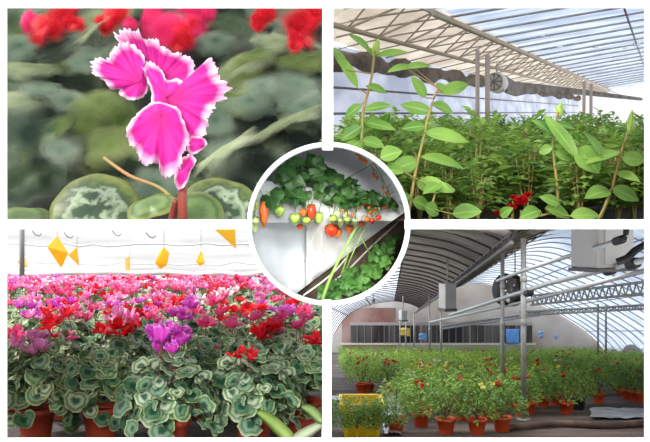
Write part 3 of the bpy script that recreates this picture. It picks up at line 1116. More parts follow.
    for i, (px, Y, sc_, lab) in enumerate(((346, 2.85, 1.0, 'leafy young rose at the left edge behind the tallest shoot'), (372, 2.9, 1.05, 'leafy young rose between the two tall left shoots'), (420, 2.86, .9, 'broad leafy rose around the foot of the second tall shoot'), (452, 2.95, .8, 'leafy rose just right of the second tall shoot'), (478, 2.8, .6, 'low leafy rose left of the red blooms'), (575, 2.85, .85, 'leafy rose between the two right hand shoots'), (618, 2.84, .95, 'leafy rose behind the nearest right shoot'), (646, 2.86, 1.0, 'leafy rose cut by the right edge'))):
        o = link('rose_plant', big[i % 4], None, (at(px, 0, Y).x, Y, fz(Y)), (0, 0, i * 1.3), sc_)
        tag(o, lab, 'plant', 'leafy roses at the front of the bed')
    # tall shoots in front, read off the photo: stem points, then leaves (tip px, tip py, base px, base py, width px)
    shoots = [
        ('tall rose shoot at the left with a pointed pale bud at its tip', 2.72, [(362, 219), (361, 170), (362, 130), (364, 108), (371, 80), (374, 58), (375, 48)],
         [(350, 33, 371, 52, 10), (408, 50, 376, 56, 9), (336, 50, 358, 88, 10), (334, 46, 346, 70, 8), (388, 92, 366, 86, 10), (344, 118, 362, 104, 10), (392, 104, 364, 110, 10), (340, 140, 362, 126, 11), (395, 128, 363, 122, 11), (366, 46, 374, 56, 6),
          (340, 156, 361, 140, 12), (385, 146, 362, 140, 12)], [(374, 56), (377, 46), (378, 40)]),
        ('rose shoot crossing the middle left with two bright leaves at its top', 2.68, [(408, 222), (410, 204), (416, 170), (423, 140), (428, 118), (434, 98), (438, 88)],
         [(432, 64, 405, 68, 11), (388, 70, 412, 66, 9), (412, 76, 426, 98, 10), (470, 83, 440, 93, 12), (437, 82, 446, 94, 10), (400, 104, 432, 112, 12), (455, 112, 432, 104, 12), (402, 128, 426, 126, 11), (470, 140, 424, 132, 14), (388, 172, 418, 160, 16), (466, 166, 420, 156, 14), (384, 205, 412, 196, 16), (450, 190, 416, 182, 16), (430, 208, 412, 200, 14)], None),
        ('thin yellowish rose shoot with drooping leaves right of the middle', 2.74, [(560, 222), (557, 184), (553, 150), (554, 132), (558, 112)], [(532, 118, 552, 134, 9), (576, 128, 556, 124, 9), (538, 152, 553, 148, 10), (574, 160, 555, 152, 10)], [(558, 116), (560, 110), (561, 103)]),
        ('nearest rose shoot at the right with long dark leaves and a bud', 2.66, [(600, 222), (606, 204), (614, 180), (622, 150), (628, 132)],
         [(544, 112, 578, 158, 13), (600, 172, 576, 148, 26), (586, 130, 606, 164, 14), (580, 162, 620, 152, 14), (646, 160, 622, 158, 14), (640, 200, 612, 188, 14), (586, 196, 610, 190, 16), (640, 180, 616, 172, 10)], [(629, 134), (633, 124), (632, 112)]),
        ('low rose shoot with broad leaves along the bottom edge right', 2.64, [(520, 232), (530, 226), (548, 214)], [(572, 216, 545, 208, 16), (520, 219, 540, 210, 14), (540, 196, 560, 204, 10), (600, 214, 570, 216, 14), (512, 208, 500, 216, 10)], None),
        ('low rose shoot with big rounded leaves beside the round inset', 2.65, [(432, 236), (430, 214), (436, 190)], [(482, 210, 452, 214, 16), (424, 192, 440, 184, 12), (456, 188, 436, 190, 16), (440, 214, 424, 206, 14), (402, 150, 380, 158, 17), (382, 168, 404, 172, 15)], None)]
    for label, Y, path, leaves, bud in shoots:
        b = at(path[0][0], path[0][1], Y)
        root = thing('rose_shoot', label, 'plant', (b.x, Y, fz(Y)), group='tall rose shoots in front')
        inv = Matrix.Translation(-root.location)
        pth = smooth_path([V(b.x, Y + .02, fz(Y))] + [q for q in [at(x, y, Y + .01 * math.sin(i)) for i, (x, y) in enumerate(path)] if q.z > .02], 4)
        t = MB()
        tube(t, [inv @ p for p in pth], .006, .003, 7)
        t.build('stem', st, root)
        t = MB()
        for i, (tx, ty, bx, by, wd) in enumerate(leaves):
            p0 = at(bx, by, Y + rng.uniform(-.02, .02))
            p1 = at(tx, ty, Y + rng.uniform(-.05, .05))
            p0.z, p1.z = max(p0.z, .015), max(p1.z, .012)
            L = (p1 - p0).length
            near = min(pth, key=lambda q: (q - p0).length)
            tube(t, [inv @ near, inv @ p0], .0022, .0018, 4, 1, False)
            leaflet(t, inv @ orient(p0, p1 - p0, V(rng.uniform(-.3, .3), -1.0, rng.uniform(.2, .9)), rng.uniform(-.3, .3)), L, wd * 1.12 / F * Y, 8, .3, .2, 0)
        t.build('leaves', [lm3, st], root)
        if bud:
            t = MB()
            q = [inv @ at(x, y, Y) for x, y in bud]
            a, m_, e = q
            for k in range(4):
                az = k * PI / 2
                leaflet(t, Matrix.Translation(V(math.cos(az), math.sin(az), 0) * .006) @ orient(a, e - a, V(math.cos(az), math.sin(az), .01)), (e - a).length * 1.1, .022, 5, -.5, .1, 0)
            ellip(t, a.lerp(m_, .8), (.011, .011, .022), 8, 6, 0)
            t.build('bud', flat('bud_pale_green', (168, 196, 96), .5, trans=.3), root)
    # red blooms low between the plants
    rm = petal_mat('deep_red_rose', (110, 4, 14), (190, 16, 24), (214, 30, 34), streak=False)
    for i, (px, py, r) in enumerate(((521, 203, 7), (512, 209, 5), (528, 196, 4), (498, 214, 4), (530, 210, 4), (417 + 96, 198, 3))):
        Y = 2.9 + .02 * i
        c = at(px, py, Y)
        root = thing('red_rose', 'dark red rose bloom low among the leaves, %s' % ('the largest', 'below left of the largest', 'above the largest', 'at the bottom edge', 'right of the largest', 'small, above left')[i], 'flower', (c.x, Y, fz(Y)), group='red blooms low in the rose bed')
        d = c - root.location
        t = MB()
        tube(t, [V(0, 0, 0), d - V(0, 0, r / F * Y)], .004, .004, 5)
        t.build('stem', st, root)
        t = MB()
        R = r / F * Y
        for k in range(14):
            az, ring = k * 2.4, k / 14
            M = Matrix.Translation(d) @ Matrix.Rotation(az, 4, 'Z') @ Matrix.Rotation(-1.35 + ring * 1.0, 4, 'Y') @ Matrix.Translation(V(R * .15, 0, 0))
            disc_leaf(t, M @ Matrix.Translation(V(R * .4, 0, 0)), R * .7, rng, 3, 9, .4, .1, .1)
        t.build('petals', rm, root)


panel_roses()


# ------------------------------------------------------------------ panel: wide greenhouse full of young potted roses
def bush_mesh(rng, n, L, W, R, H, seg=2, mats=1):
    """twiggy dome of small leaflets above a pot rim at the origin"""
    mb = MB()
    for i in range(6):
        a = i * 2 * PI / 6 + rng.uniform(-.4, .4)
        e = V(math.cos(a) * R * .6, math.sin(a) * R * .6, H * rng.uniform(.6, .95))
        tube(mb, [V(0, 0, -.01), e * .5 + V(0, 0, H * .1), e], .004, .002, 4, 1, False)
    for i in range(n):
        z = rng.random() ** .8
        a = rng.uniform(0, 6.28)
        rr = R * math.sqrt(max(.05, 1 - (z * 1.0 - .35) ** 2 * 1.6)) * math.sqrt(rng.uniform(.15, 1))
        p = V(math.cos(a) * rr, math.sin(a) * rr, .0 + z * H * (1 - .25 * (rr / R) ** 2) + rng.uniform(-.02, .05) * (z > .8))
        d = V(math.cos(a + rng.uniform(-1.2, 1.2)), math.sin(a + rng.uniform(-1.2, 1.2)), rng.uniform(-.5, .9))
        leaflet(mb, orient(p, d, roll=rng.uniform(-.8, .8)), L * rng.uniform(.7, 1.3), W, seg, .3, .3, 0)
    return mb


def panel_house():
    rng = random.Random(55)
    VX, VY = 388, 333
    P0 = bay(VX, VY, .014)

    def P(a, b, Y):                          # the covers end under the floor of the bed above
        p = P0(a, b, Y)
        p.z = min(p.z, -.0065 * Y)
        return p
    HG = 100 / F * 7.2                      # camera stands .8 m above the ground that slopes away
    gz = lambda Y: (221 - VY) / F * Y - HG
    row_Y = lambda row: 7.2 * 100 / (row - VY)
    YE = 36.0
    w = MB()
    grid_surface(w, [[V(.014, Y, gz(Y)), V(6, Y, gz(Y)), V(.07 * Y + 9, Y, gz(Y))] for Y in (5.6, 9, 14, 22, YE + 1)])
    struct(w.build('floor', flat('earth_floor', (54, 40, 34), .8, c2=(112, 96, 90), scale=1.6, lo=.4, hi=.72, stretch=(.5, 1.2, 1)), smooth=False))
    # ---- covers
    prof_l = spline_profile([(-2.35, -1.2), (-2.2, -.2), (-1.6, .72), (-.7, 1.15), (.25, 1.3)], 6)
    prof_m = spline_profile([(.25, 1.3), (.8, 1.2), (1.24, 1.02)], 4)
    prof_r1 = spline_profile([(1.24, 1.02), (2.0, 1.52), (2.9, 1.9)], 4)
    prof_r2 = spline_profile([(2.9, 1.9), (3.7, 2.0), (4.6, 1.75), (6.4, 1.0), (7.9, .1), (8.6, -.6), (8.8, -1.2)], 6)
    Ys = [4.5, 6, 7.5, 9, 11, 13, 16, 19, 23, 27, 31, YE]
    f_l = film_mat('left_film_bluish', (190, 206, 236), (232, 238, 248), .35, .85, 3, (.6, 1.6, .6))
    f_m = film_mat('shade_net_brown', (92, 84, 80), (150, 142, 136), .0, .3, 6, (.4, 3, .4))
    f_r1 = film_mat('shade_net_beige', (112, 100, 86), (176, 166, 150), .0, .3, 5, (.5, 2.4, .5))
    f_r2 = film_mat('right_film_white', (176, 192, 214), (226, 232, 240), .06, .8, 2, (.6, 1.5, .6))
    for nm, pr, m in (('ceiling_left', prof_l, f_l), ('ceiling_shade', prof_m, f_m), ('ceiling_shade_beige', prof_r1, f_r1), ('ceiling_right', prof_r2, f_r2)):
        w = MB()
        grid_surface(w, [[P(a, b, Y) for a, b in pr] for Y in Ys])
        struct(w.build(nm, m))
    hoop_m = flat('hoop_grey', (186, 190, 194), .45, .4)
    hoop_d = flat('hoop_dark', (84, 78, 74), .6)
    Y = 6.0
    while Y < YE - .5:
        for pr, m, r in ((prof_l, hoop_d, .013), (prof_m, hoop_d, .016), (prof_r1, hoop_d, .014), (prof_r2, hoop_m, .016)):
            w = MB()
            pts = [P(a * .995, b - .03, Y) for a, b in pr]
            if pts[-1].x < .1:
                continue
            tube(w, pts, r * .7 + .0003 * Y, None, 5)
            struct(w.build('roof_hoop', m))
        Y += .85 + .01 * Y
    for a, b in ((-1.6, .70), (-.7, 1.12), (.25, 1.27), (2.0, 1.48), (2.9, 1.86), (4.6, 1.70), (6.4, .96), (7.9, .07)):
        w = MB()
        Ya = max(4.6, -a / .07 + 1, (b + .05) / .118)
        tube(w, [P(a, b, Ya), P(a, b, YE)], .017, None, 5)
        struct(w.build('roof_purlin', hoop_m if a > 1 else hoop_d))
    # ---- the gutter between the bays with its lattice, then girders to the right
    w = MB()
    lattice(w, P(1.24, 1.0, 8.6), P(1.24, 1.0, YE), P(1.1, .80, 8), P(1.1, .80, YE), 60, .024, .012)
    struct(w.build('roof_girder', flat('girder_grey', (120, 116, 112), .5, .3)))
    w = MB()
    a, b = P(1.34, 1.0, 8.8), P(1.34, 1.0, YE)
    rows = [[p + V(-.10, 0, .05), p + V(-.06, 0, -.03), p + V(.06, 0, -.03), p + V(.10, 0, .05)] for p in (a, b)]
    grid_surface(w, rows)
    struct(w.build('roof_gutter', flat('gutter_grey', (140, 134, 126), .5, .2), smooth=False))
    gm = flat('girder_light', (166, 166, 164), .45, .3)
    for (px0, py0, Y0, px1, py1, Y1, dp0, dp1, n) in ((531, 296, 13, 660, 280, 9.2, 9, 12, 22), (520, 312, 22, 660, 304, 20, 3.5, 4, 26), (440, 326, 26, 540, 312, 26, 3, 3, 24)):
        w = MB()
        lattice(w, at(px0, py0, Y0), at(px1, py1, Y1), at(px0, py0 + dp0, Y0), at(px1, py1 + dp1, Y1), n, .016 * Y0 / 13, .010 * Y0 / 13)
        struct(w.build('roof_girder', gm))
    # ---- end wall: brick, dark glazing with mullions, white film above
    w = MB()
    pts = [P(a, b, YE + .1) for a, b in (prof_l + prof_m + prof_r1 + prof_r2) if P(a, b, YE).x > .02]
    w.add([V(pts[0].x, YE + .1, gz(YE))] + pts + [V(pts[-1].x, YE + .1, gz(YE))], [tuple(range(len(pts) + 2))])
    struct(w.build('wall_end', flat('end_wall_film', (196, 192, 188), .6, c2=(160, 146, 134), scale=.5, trans=.2), smooth=False))

    def slab(name, x0, y0, x1, y1, Y, m, d=.06):
        w = MB()
        rect(w, x0, y0, x1, y1, Y - d, Y)
        return w.build(name, m, smooth=False)
    brick = flat('old_brick', (148, 104, 92), .8, c2=(176, 146, 134), scale=1.2)
    struct(slab('wall_end_brick', 342, 308, 396, 352, YE + .02, brick))
    struct(slab('trim_2', 350, 322.4, 533, 325.4, YE - .08, flat('lintel_pale', (176, 166, 160), .7)))
    struct(slab('trim_3', 340, 343, 536, 345, YE - .08, flat('sill_pale', (224, 212, 196), .7)))
    glass = flat('dark_glazing', (52, 52, 54), .25, c2=(120, 116, 110), scale=.9, stretch=(1.6, 1, .3))
    xs = [350, 379, 400, 421, 442, 470, 500, 533]
    for i in range(7):
        o = slab('window_%d' % (i + 1), xs[i] + .7, 325.4, xs[i + 1] - .7, 343.2, YE - .06, glass)
        struct(o)
        fr = MB()
        for k in range(1, 4):
            x = xs[i] + (xs[i + 1] - xs[i]) * k / 4
            rect(fr, x - .25, 325.4, x + .25, 343.2, YE - .16, YE - .1)
        f = fr.build('window_frame', flat('mullion_grey', (150, 142, 136), .6), o, False)
    w = MB()
    rows = [[at(506 + 13 * k / 8, 329 + 15 * i / 6, YE - .3) + V(0, .03 * math.sin(k * 1.7 + i), 0) for k in range(9)] for i in range(7)]
    grid_surface(w, rows)
    o = tag(w.build('hanging_tarp', flat('tarp_blue', (112, 164, 226), .6)), 'blue tarp hanging before the far end wall', 'tarp')
    o.modifiers.new('thick', 'SOLIDIFY').thickness = .02
    for (px, py, sx, sy, m, lab) in ((405, 332, 5, 4, flat('cloth_yellow', (226, 196, 84), .7), 'yellow sheet hanging before the dark windows'), (423, 337, 4, 3.5, flat('cloth_blue', (120, 168, 206), .7), 'small blue sheet hanging before the dark windows'),
                                     (541, 334.5, 2.5, 3.2, flat('tarp_pale_blue', (150, 196, 236), .6), 'left of two small blue patches on the white end film'), (556, 337, 2, 2, flat('tarp_pale_blue', (150, 196, 236), .6), 'right of two small blue patches on the white end film')):
        w = MB()
        YY = YE - .4
        rows = [[at(px + sx * (k - 3) / 3, py + sy * (i - 3) / 3, YY) + V(0, .04 * math.sin(k + i * 2), 0) for k in range(7)] for i in range(7)]
        grid_surface(w, rows)
        o = tag(w.build('hanging_sheet', m), lab, 'sheet')
        o.modifiers.new('thick', 'SOLIDIFY').thickness = .02
    # ---- posts
    pm = flat('post_galvanised', (172, 172, 168), .4, .4, c2=(146, 144, 138), scale=6)
    posts = [(502.5, 9.6, 236, .022, 'left of the two tall front posts, beside the fan'), (523.5, 8.3, 238, .026, 'nearest and thickest grey post, right of the fan'), (429.5, 23, 289, .022, 'left post of the far pair below the small grey box'),
             (441, 20, 296, .022, 'right post of the far pair below the small grey box'), (406, 30, 312, .02, 'thin far post before the yellow sheet'), (400, 31, 312, .02, 'thin far post left of the yellow sheet'), (414, 29, 312, .02, 'thin far post between the yellow and the blue sheet'), (598, 19, 304, .022, 'left of the two thin posts at the right side'), (606, 18.6, 305, .022, 'right of the two thin posts at the right side')]
    for px, Y, top, r, lab in posts:
        c = at(px, 0, Y)
        w = MB()
        tube(w, [V(c.x, Y, gz(Y)), V(c.x, Y, at(0, top, Y).z)], r, None, 12)
        lathe(w, [(.001, .015), (r * 2.6, .015), (r * 2.6, 0)], (c.x, Y, gz(Y)), 12)
        for z in (.9, 1.3):
            lathe(w, [(r, -.03), (r * 1.25, -.025), (r * 1.25, .025), (r, .03)], (c.x, Y, gz(Y) + z), 12)
        tag(w.build('support_post', pm), lab, 'post')
    # ---- pipes
    pipe = flat('pipe_grey', (176, 176, 174), .4, .3)
    black = flat('black_rubber', (34, 34, 36), .6)

    def pipe_thing(label, pts, r, joints):
        a = at(*pts[0])
        root = thing('overhead_pipe', label, 'pipe', a, group='overhead pipes')
        q = [at(*p) - a for p in pts]
        w = MB()
        tube(w, q, r, None, 10)
        w.build('tube', pipe, root)
        for t in joints:
            d = q[-1] - q[0]
            c = q[0] + d * t
            d.normalize()
            w = MB()
            tube(w, [c - d * .06, c - d * .04, c + d * .04, c + d * .06], r * 1.7, None, 10)
            w.build('coupling', black, root)
    pipe_thing('upper thin pipe passing in front of the grey box to the corner', [(623, 239, 5.3), (525, 270, 7.8), (497, 281, 8.4)], .015, [.02])
    pipe_thing('thick middle pipe with black couplings running up to the right edge', [(660, 256, 5.2), (550, 283, 7.4), (450, 315, 12)], .020, [.06, .12, .42])
    pipe_thing('lower bare pipe below the pipe with black couplings', [(660, 267, 6.2), (528, 301, 9.5), (430, 322, 16)], .018, [])
    w = MB()
    tube(w, smooth_path([at(650, 242, 5.3), at(636, 250, 5.25), at(627, 258, 5.2), at(617, 262, 5.2)], 5), .022, None, 8)
    tag(w.build('hose', black), 'short black hose bending down beside the big grey box', 'hose')
    w = MB()
    tube(w, smooth_path([at(619, 240, 5.3), at(625, 236, 5.3), at(626.5, 227, 5.3), at(626.5, 224, 5.3)], 5), .018, None, 8)
    tag(w.build('hose', black), 'black elbow hose joining the upper pipe over the grey box', 'hose')
    # ---- heater boxes
    bx = flat('cabinet_grey', (188, 184, 178), .5, .1, c2=(176, 172, 168), scale=3)
    bxd = flat('cabinet_edge_dark', (92, 90, 88), .6)
    Yb = 6.0
    c = at(602, 245, Yb)
    root = thing('hanging_heater', 'large grey metal heater box hanging at the upper right corner', 'heater', c, rz=.55)
    w = MB()
    box(w, (0, 0, .02), (.34, .24, .34))
    o = w.build('cabinet', bx, root, False)
    o.modifiers.new('b', 'BEVEL').width = .008
    w = MB()
    box(w, (.02, -.125, .02), (.27, .012, .28))
    w.build('front_panel', flat('cabinet_panel', (200, 198, 194), .5), root, False)
    w = MB()
    box(w, (0, 0, -.162), (.36, .26, .022))
    w.build('base', bxd, root, False)
    for sx in (-.12, .12):
        w = MB()
        tube(w, [V(sx, 0, .19), V(sx, 0, .13)], .01, None, 6)
        w.build('hanger', STEEL, root)
    for px, py, YY, sw, sh, lab in ((447.5, 296, 13, .19, .36, 'grey heater box hanging in the middle distance above the far posts'), (403, 315, 22, .16, .24, 'smaller grey heater box far off before the end wall')):
        c = at(px, py, YY)
        root = thing('hanging_heater', lab, 'heater', c, rz=.4)
        w = MB()
        box(w, (0, 0, 0), (sw, sw, sh))
        w.build('cabinet', bx, root, False).modifiers.new('b', 'BEVEL').width = .01
        w = MB()
        box(w, (0, 0, -sh / 2 - .015), (sw * 1.08, sw * 1.08, .04))
        w.build('base', bxd, root, False)
        w = MB()
        tube(w, [V(0, 0, sh / 2), V(0, 0, sh / 2 + .35)], .012, None, 6)
        w.build('hanger', STEEL, root)
    # ---- fan between the two front posts
    Yf = 10.4
    c = at(509, 290, Yf)
    root = thing('hanging_fan', 'black ringed circulation fan hanging between the two front posts', 'fan', c, rz=.5)
    w = MB()
    lathe(w, [(.165, -.09), (.185, -.08), (.185, .08), (.165, .09), (.155, 0), (.165, -.09)], n=28, axis='y')
    w.build('shroud', flat('fan_black', (44, 42, 42), .5), root)
    w = MB()
    for k in range(5):
        az = 2 * PI * k / 5
        M = Matrix.Rotation(az, 4, 'Y')
        grid_surface(w, [[M @ V(.03 + .12 * i / 3, (j - .5) * .05, (j - .5) * (.04 + .08 * i / 3)) for j in (0, 1)] for i in range(4)])
    w.build('blade', flat('fan_blade', (120, 118, 114), .5), root)
    w = MB()
    ellip(w, (0, -.02, 0), (.04, .05, .04))
    w.build('hub', flat('fan_hub', (150, 148, 142), .5), root)
    w = MB()
    tube(w, [V(-.09, 0, .17), V(-.09, 0, .5)], .008, None, 5)
    tube(w, [V(.09, 0, .17), V(.09, 0, .5)], .008, None, 5)
    w.build('hanger', STEEL, root)
    # ---- small bulbs/sensors on a wire at the left
    c = at(373.5, 300.5, 20)
    root = thing('hanging_lamp', 'small dark bulb hanging at the left below the film vault', 'lamp', c)
    w = MB()
    ellip(w, (0, 0, 0), (.04, .04, .05), 10, 6)
    w.build('bulb', bxd, root)
    w = MB()
    tube(w, [V(0, 0, .04), V(0, 0, .4)], .008, None, 5)
    w.build('cord', bxd, root)
    # ---- yellow crate, rubble sacks, hose and plastic on the ground
    Yc = row_Y(434.5)
    a, b = at(341.5, 0, Yc), at(380.5, 0, Yc)
    g = gz(Yc)
    H = at(0, 400, Yc).z - g
    cx, sx = (a.x + b.x) / 2, (b.x - a.x)
    root = thing('storage_crate', 'bright yellow plastic crate behind the bush in the lower left corner', 'crate', (cx, Yc, g))
    cm = flat('crate_yellow', (246, 206, 20), .4, trans=.1)
    w = MB()
    r0, r1 = .44, .5
    q0 = [V(sx * r0 * i, .16 * j, 0) for i, j in ((-1, -1), (1, -1), (1, 1), (-1, 1))]
    q1 = [V(sx * r1 * i, .19 * j, H) for i, j in ((-1, -1), (1, -1), (1, 1), (-1, 1))]
    w.add(q0 + q1, [(3, 2, 1, 0)] + [(i, (i + 1) % 4, 4 + (i + 1) % 4, 4 + i) for i in range(4)])
    o = w.build('body', cm, root, False)
    o.modifiers.new('thick', 'SOLIDIFY').thickness = .008
    w = MB()
    for (px_, py_, lx, ly) in ((0, -.2, sx * 1.06, .025), (0, .2, sx * 1.06, .025), (-sx * .52, 0, .025, .42), (sx * .52, 0, .025, .42)):
        box(w, (px_, py_, H - .015), (lx, ly, .045))
    w.build('rim', cm, root, False)
    w = MB()
    for k in (-.38, -.13, .13, .38):
        box(w, (sx * k, -.183, H * .45), (.02, .02, H * .8))
    w.build('rib', cm, root, False)
    w = MB()
    for k in range(7):
        box(w, (-.05 + k * .014, -.196, H * .74 + .004 * (k % 2)), (.008, .004, .02 if k % 3 else .03))
    w.build('lettering', flat('lettering_red', (206, 92, 30), .6), root, False)
    w = MB()
    box(w, (.09, -.196, H * .50), (.022, .004, .035))
    w.build('emblem', flat('emblem_dark', (70, 60, 30), .6), root, False)
    sack = flat('sack_grey', (150, 142, 140), .8, c2=(112, 104, 104), scale=3)
    for (px, py, rx, ry, lab) in ((634, 350.5, 13, 5.5, 'large grey covered heap at the right edge of the field'), (607, 353, 5, 2.5, 'small grey stone left of the large heap'), (615, 352, 5, 3, 'grey sack between the small stone and the large heap'), (600, 353.5, 3.5, 2, 'smallest grey stone at the left of the heap')):
        Yk = 21.0
        c = at(px, py, Yk)
        w = MB()
        ellip(w, (0, 0, 0), (rx / F * Yk, .3, ry / F * Yk + .28), 14, 9)
        w.v = [(x * (1 + .08 * math.sin(9 * z + 5 * x)), y, z + .05 * math.sin(7 * x + 3)) for x, y, z in w.v]
        o = w.build('sack', sack, None, True, (c.x, Yk, c.z - .28))
        tag(o, lab, 'heap', 'grey heap beside the field')
    w = MB()
    tube(w, smooth_path([V(at(505, 0, 7.3).x, 7.3, gz(7.3) + .03), V(at(560, 0, 7.6).x, 7.6, gz(7.6) + .035), V(at(610, 0, 7.5).x, 7.5, gz(7.5) + .03), V(at(665, 0, 7.9).x, 7.9, gz(7.9) + .03)], 6), .028, .034, 8)
    tag(w.build('ground_pipe', flat('pipe_earthy', (112, 90, 76), .8, c2=(70, 56, 50), scale=7)), 'brown earthy pipe lying along the bare ground at the lower right', 'pipe')
    sheet = flat('plastic_sheet_grey', (176, 176, 182), .3, c2=(110, 106, 106), scale=5)
    for (x0, x1, r0, r1, lab) in ((382, 401, 392, 436, 'crumpled grey plastic sheet on the aisle right of the yellow crate'), (590, 645, 410, 420, 'wet grey plastic sheet on the bare ground at the right edge'), (330, 384, 397, 402, 'strip of grey plastic behind the yellow crate')):
        w = MB()
        rows = []
        for i in range(9):
            row_ = r0 + (r1 - r0) * i / 8
            YY = row_Y(row_)
            rows.append([V(max(.03, at(x0 + (x1 - x0) * k / 8, 0, YY).x + rng.uniform(-.02, .02)), YY, gz(YY) + .012 + rng.uniform(0, .02)) for k in range(9)])
        grid_surface(w, rows)
        tag(w.build('plastic_sheet', sheet), lab, 'sheet')
    # ---- potted roses
    bl_d = green_leaf_mat('bush_leaf_dark', (84, 124, 54), (140, 174, 80), (140, 174, 80), .35, 3)
    bl_l = green_leaf_mat('bush_leaf_sunlit', (124, 164, 56), (178, 206, 94), (176, 204, 96), .45, 3)  # lighter copy for the far bushes, sunlight put into the leaf colour
    twig = flat('bush_twig', (92, 76, 48), .7)
    near = [bush_mesh(rng, 460, .037, .021, .20, .27, 3).mesh('bush_near', [bl_d, twig]) for _ in range(4)]
    mid = [bush_mesh(rng, 230, .045, .026, .22, .27, 2).mesh('bush_middle', [(bl_d, bl_l)[i % 2], twig]) for i in range(6)]
    far_ = [bush_mesh(rng, 100, .068, .038, .24, .25, 2).mesh('bush_far', [bl_l, bl_d]) for _ in range(4)]
    orange = flat('pot_orange', (226, 88, 40), .5, c2=(206, 74, 36), scale=6)
    blackp = flat('pot_black', (40, 38, 40), .5)
    pots = {'orange': pot_mesh(.075, .125, 16).mesh('pot_orange', [orange, SOIL]), 'black': pot_mesh(.075, .125, 16).mesh('pot_black', [blackp, SOIL])}
    bcol = {'red': (196, 40, 36), 'pink': (226, 120, 120), 'yellow': (236, 222, 110), 'white': (232, 214, 196), 'rust': (176, 92, 60)}
    bm = {}
    for k, c in bcol.items():
        w = MB()
        for q in range(7):
            M = Matrix.Rotation(q * 2.4, 4, 'Z') @ Matrix.Rotation(-1.2 + q * .16, 4, 'Y') @ Matrix.Translation(V(.012, 0, 0))
            disc_leaf(w, M, .016, rng, 2, 7, .4, .1, .1)
        bm[k] = w.mesh('blossom_' + k, flat('blossom_' + k, c, .6, trans=.3))

    def bush(px, Y, label, group, pot='orange', mesh=None, bloom=None, nb=0, sc_=1.0, x=None):
        x = at(px, 0, Y).x if x is None else x
        root = thing('potted_rose', label, 'potted plant', (x, Y, gz(Y) + .125 * sc_), rng.uniform(0, 6), group, sc_)
        if pot:
            link('pot', pots[pot], root)
        link('foliage', mesh or rng.choice(near), root)
        for i in range(nb):
            a, d = rng.uniform(0, 6.28), rng.uniform(.02, .15)
            link('blossom', bm[bloom], root, (math.cos(a) * d, math.sin(a) * d, rng.uniform(.22, .29)), (rng.uniform(-.5, .5), rng.uniform(-.5, .5), 0), rng.uniform(.8, 1.3))
        return root
    fr = [(396, 432, 'orange', None, 0, 'potted rose in a dim red pot just right of the grey plastic sheet'), (421, 427, 'orange', 'red', 2, 'potted rose set back between the first two front pots'), (446, 433.5, 'orange', 'yellow', 1, 'potted rose in an orange pot at the bottom edge, middle left'),
          (477, 434, 'orange', 'yellow', 3, 'potted rose with pale yellow blooms in an orange pot at the bottom edge'), (502, 431.5, 'orange', 'rust', 3, 'potted rose in the orange pot furthest right along the bottom edge'), (522, 417, 'orange', 'rust', 3, 'sparse potted rose beside the brown pipe, first on the bare ground'),
          (462, 420, 'orange', 'pink', 2, 'potted rose behind the pair of pots at the bottom edge'), (489, 421, 'orange', 'red', 2, 'potted rose behind the yellow blooming rose'), (543, 407.5, 'orange', 'rust', 3, 'potted rose with its dark pot half hidden, left of the bare ground'),
          (556, 405, 'orange', 'yellow', 2, 'potted rose behind the tall orange pot in the middle right'), (566.6, 414, 'orange', 'red', 2, 'potted rose in the tall orange pot standing forward on the bare ground'), (578.5, 410, 'black', None, 0, 'potted rose in the black pot'),
          (598.7, 403, 'orange', 'rust', 2, 'potted rose in a lone orange pot on the bare ground right of the black pot'), (616, 390, 'orange', 'white', 2, 'potted rose set back between the lone pot and the right edge group'), (627, 399.5, 'orange', 'rust', 2, 'left of the three orange potted roses at the right edge'),
          (635.5, 401.5, 'orange', 'red', 2, 'middle one of the three orange potted roses at the right edge'), (644, 403, 'orange', 'rust', 1, 'right one of the three orange potted roses, cut by the edge'), (345, 437.5, None, None, 0, 'leafy bush in front of the yellow crate, left'), (372, 438.5, None, 'yellow', 1, 'leafy bush in front of the yellow crate, right'), (357, 441, None, None, 0, 'low leafy bush in the bottom left corner between two crate bushes'), (386, 440, None, None, 0, 'low leafy bush just right of the yellow crate')]
    for px, row, pot, b, n, lab in fr:
        bush(px, row_Y(row), lab, 'front row of potted roses', pot, None, b, n, (.74 if row > 436 else 1.0))
    taken = [(at(px, 0, row_Y(r)).x, row_Y(r)) for px, r, *_ in fr]
    cnt = len(fr)
    Y = 8.1
    lat = lambda px: 'by the left side' if px < 400 else 'left of the two posts' if px < 495 else 'by the two posts' if px < 540 else 'right of the posts' if px < 600 else 'by the right edge'
    stuff = MB()
    carpet = bush_mesh(rng, 40, .11, .06, .27, .24, 1)
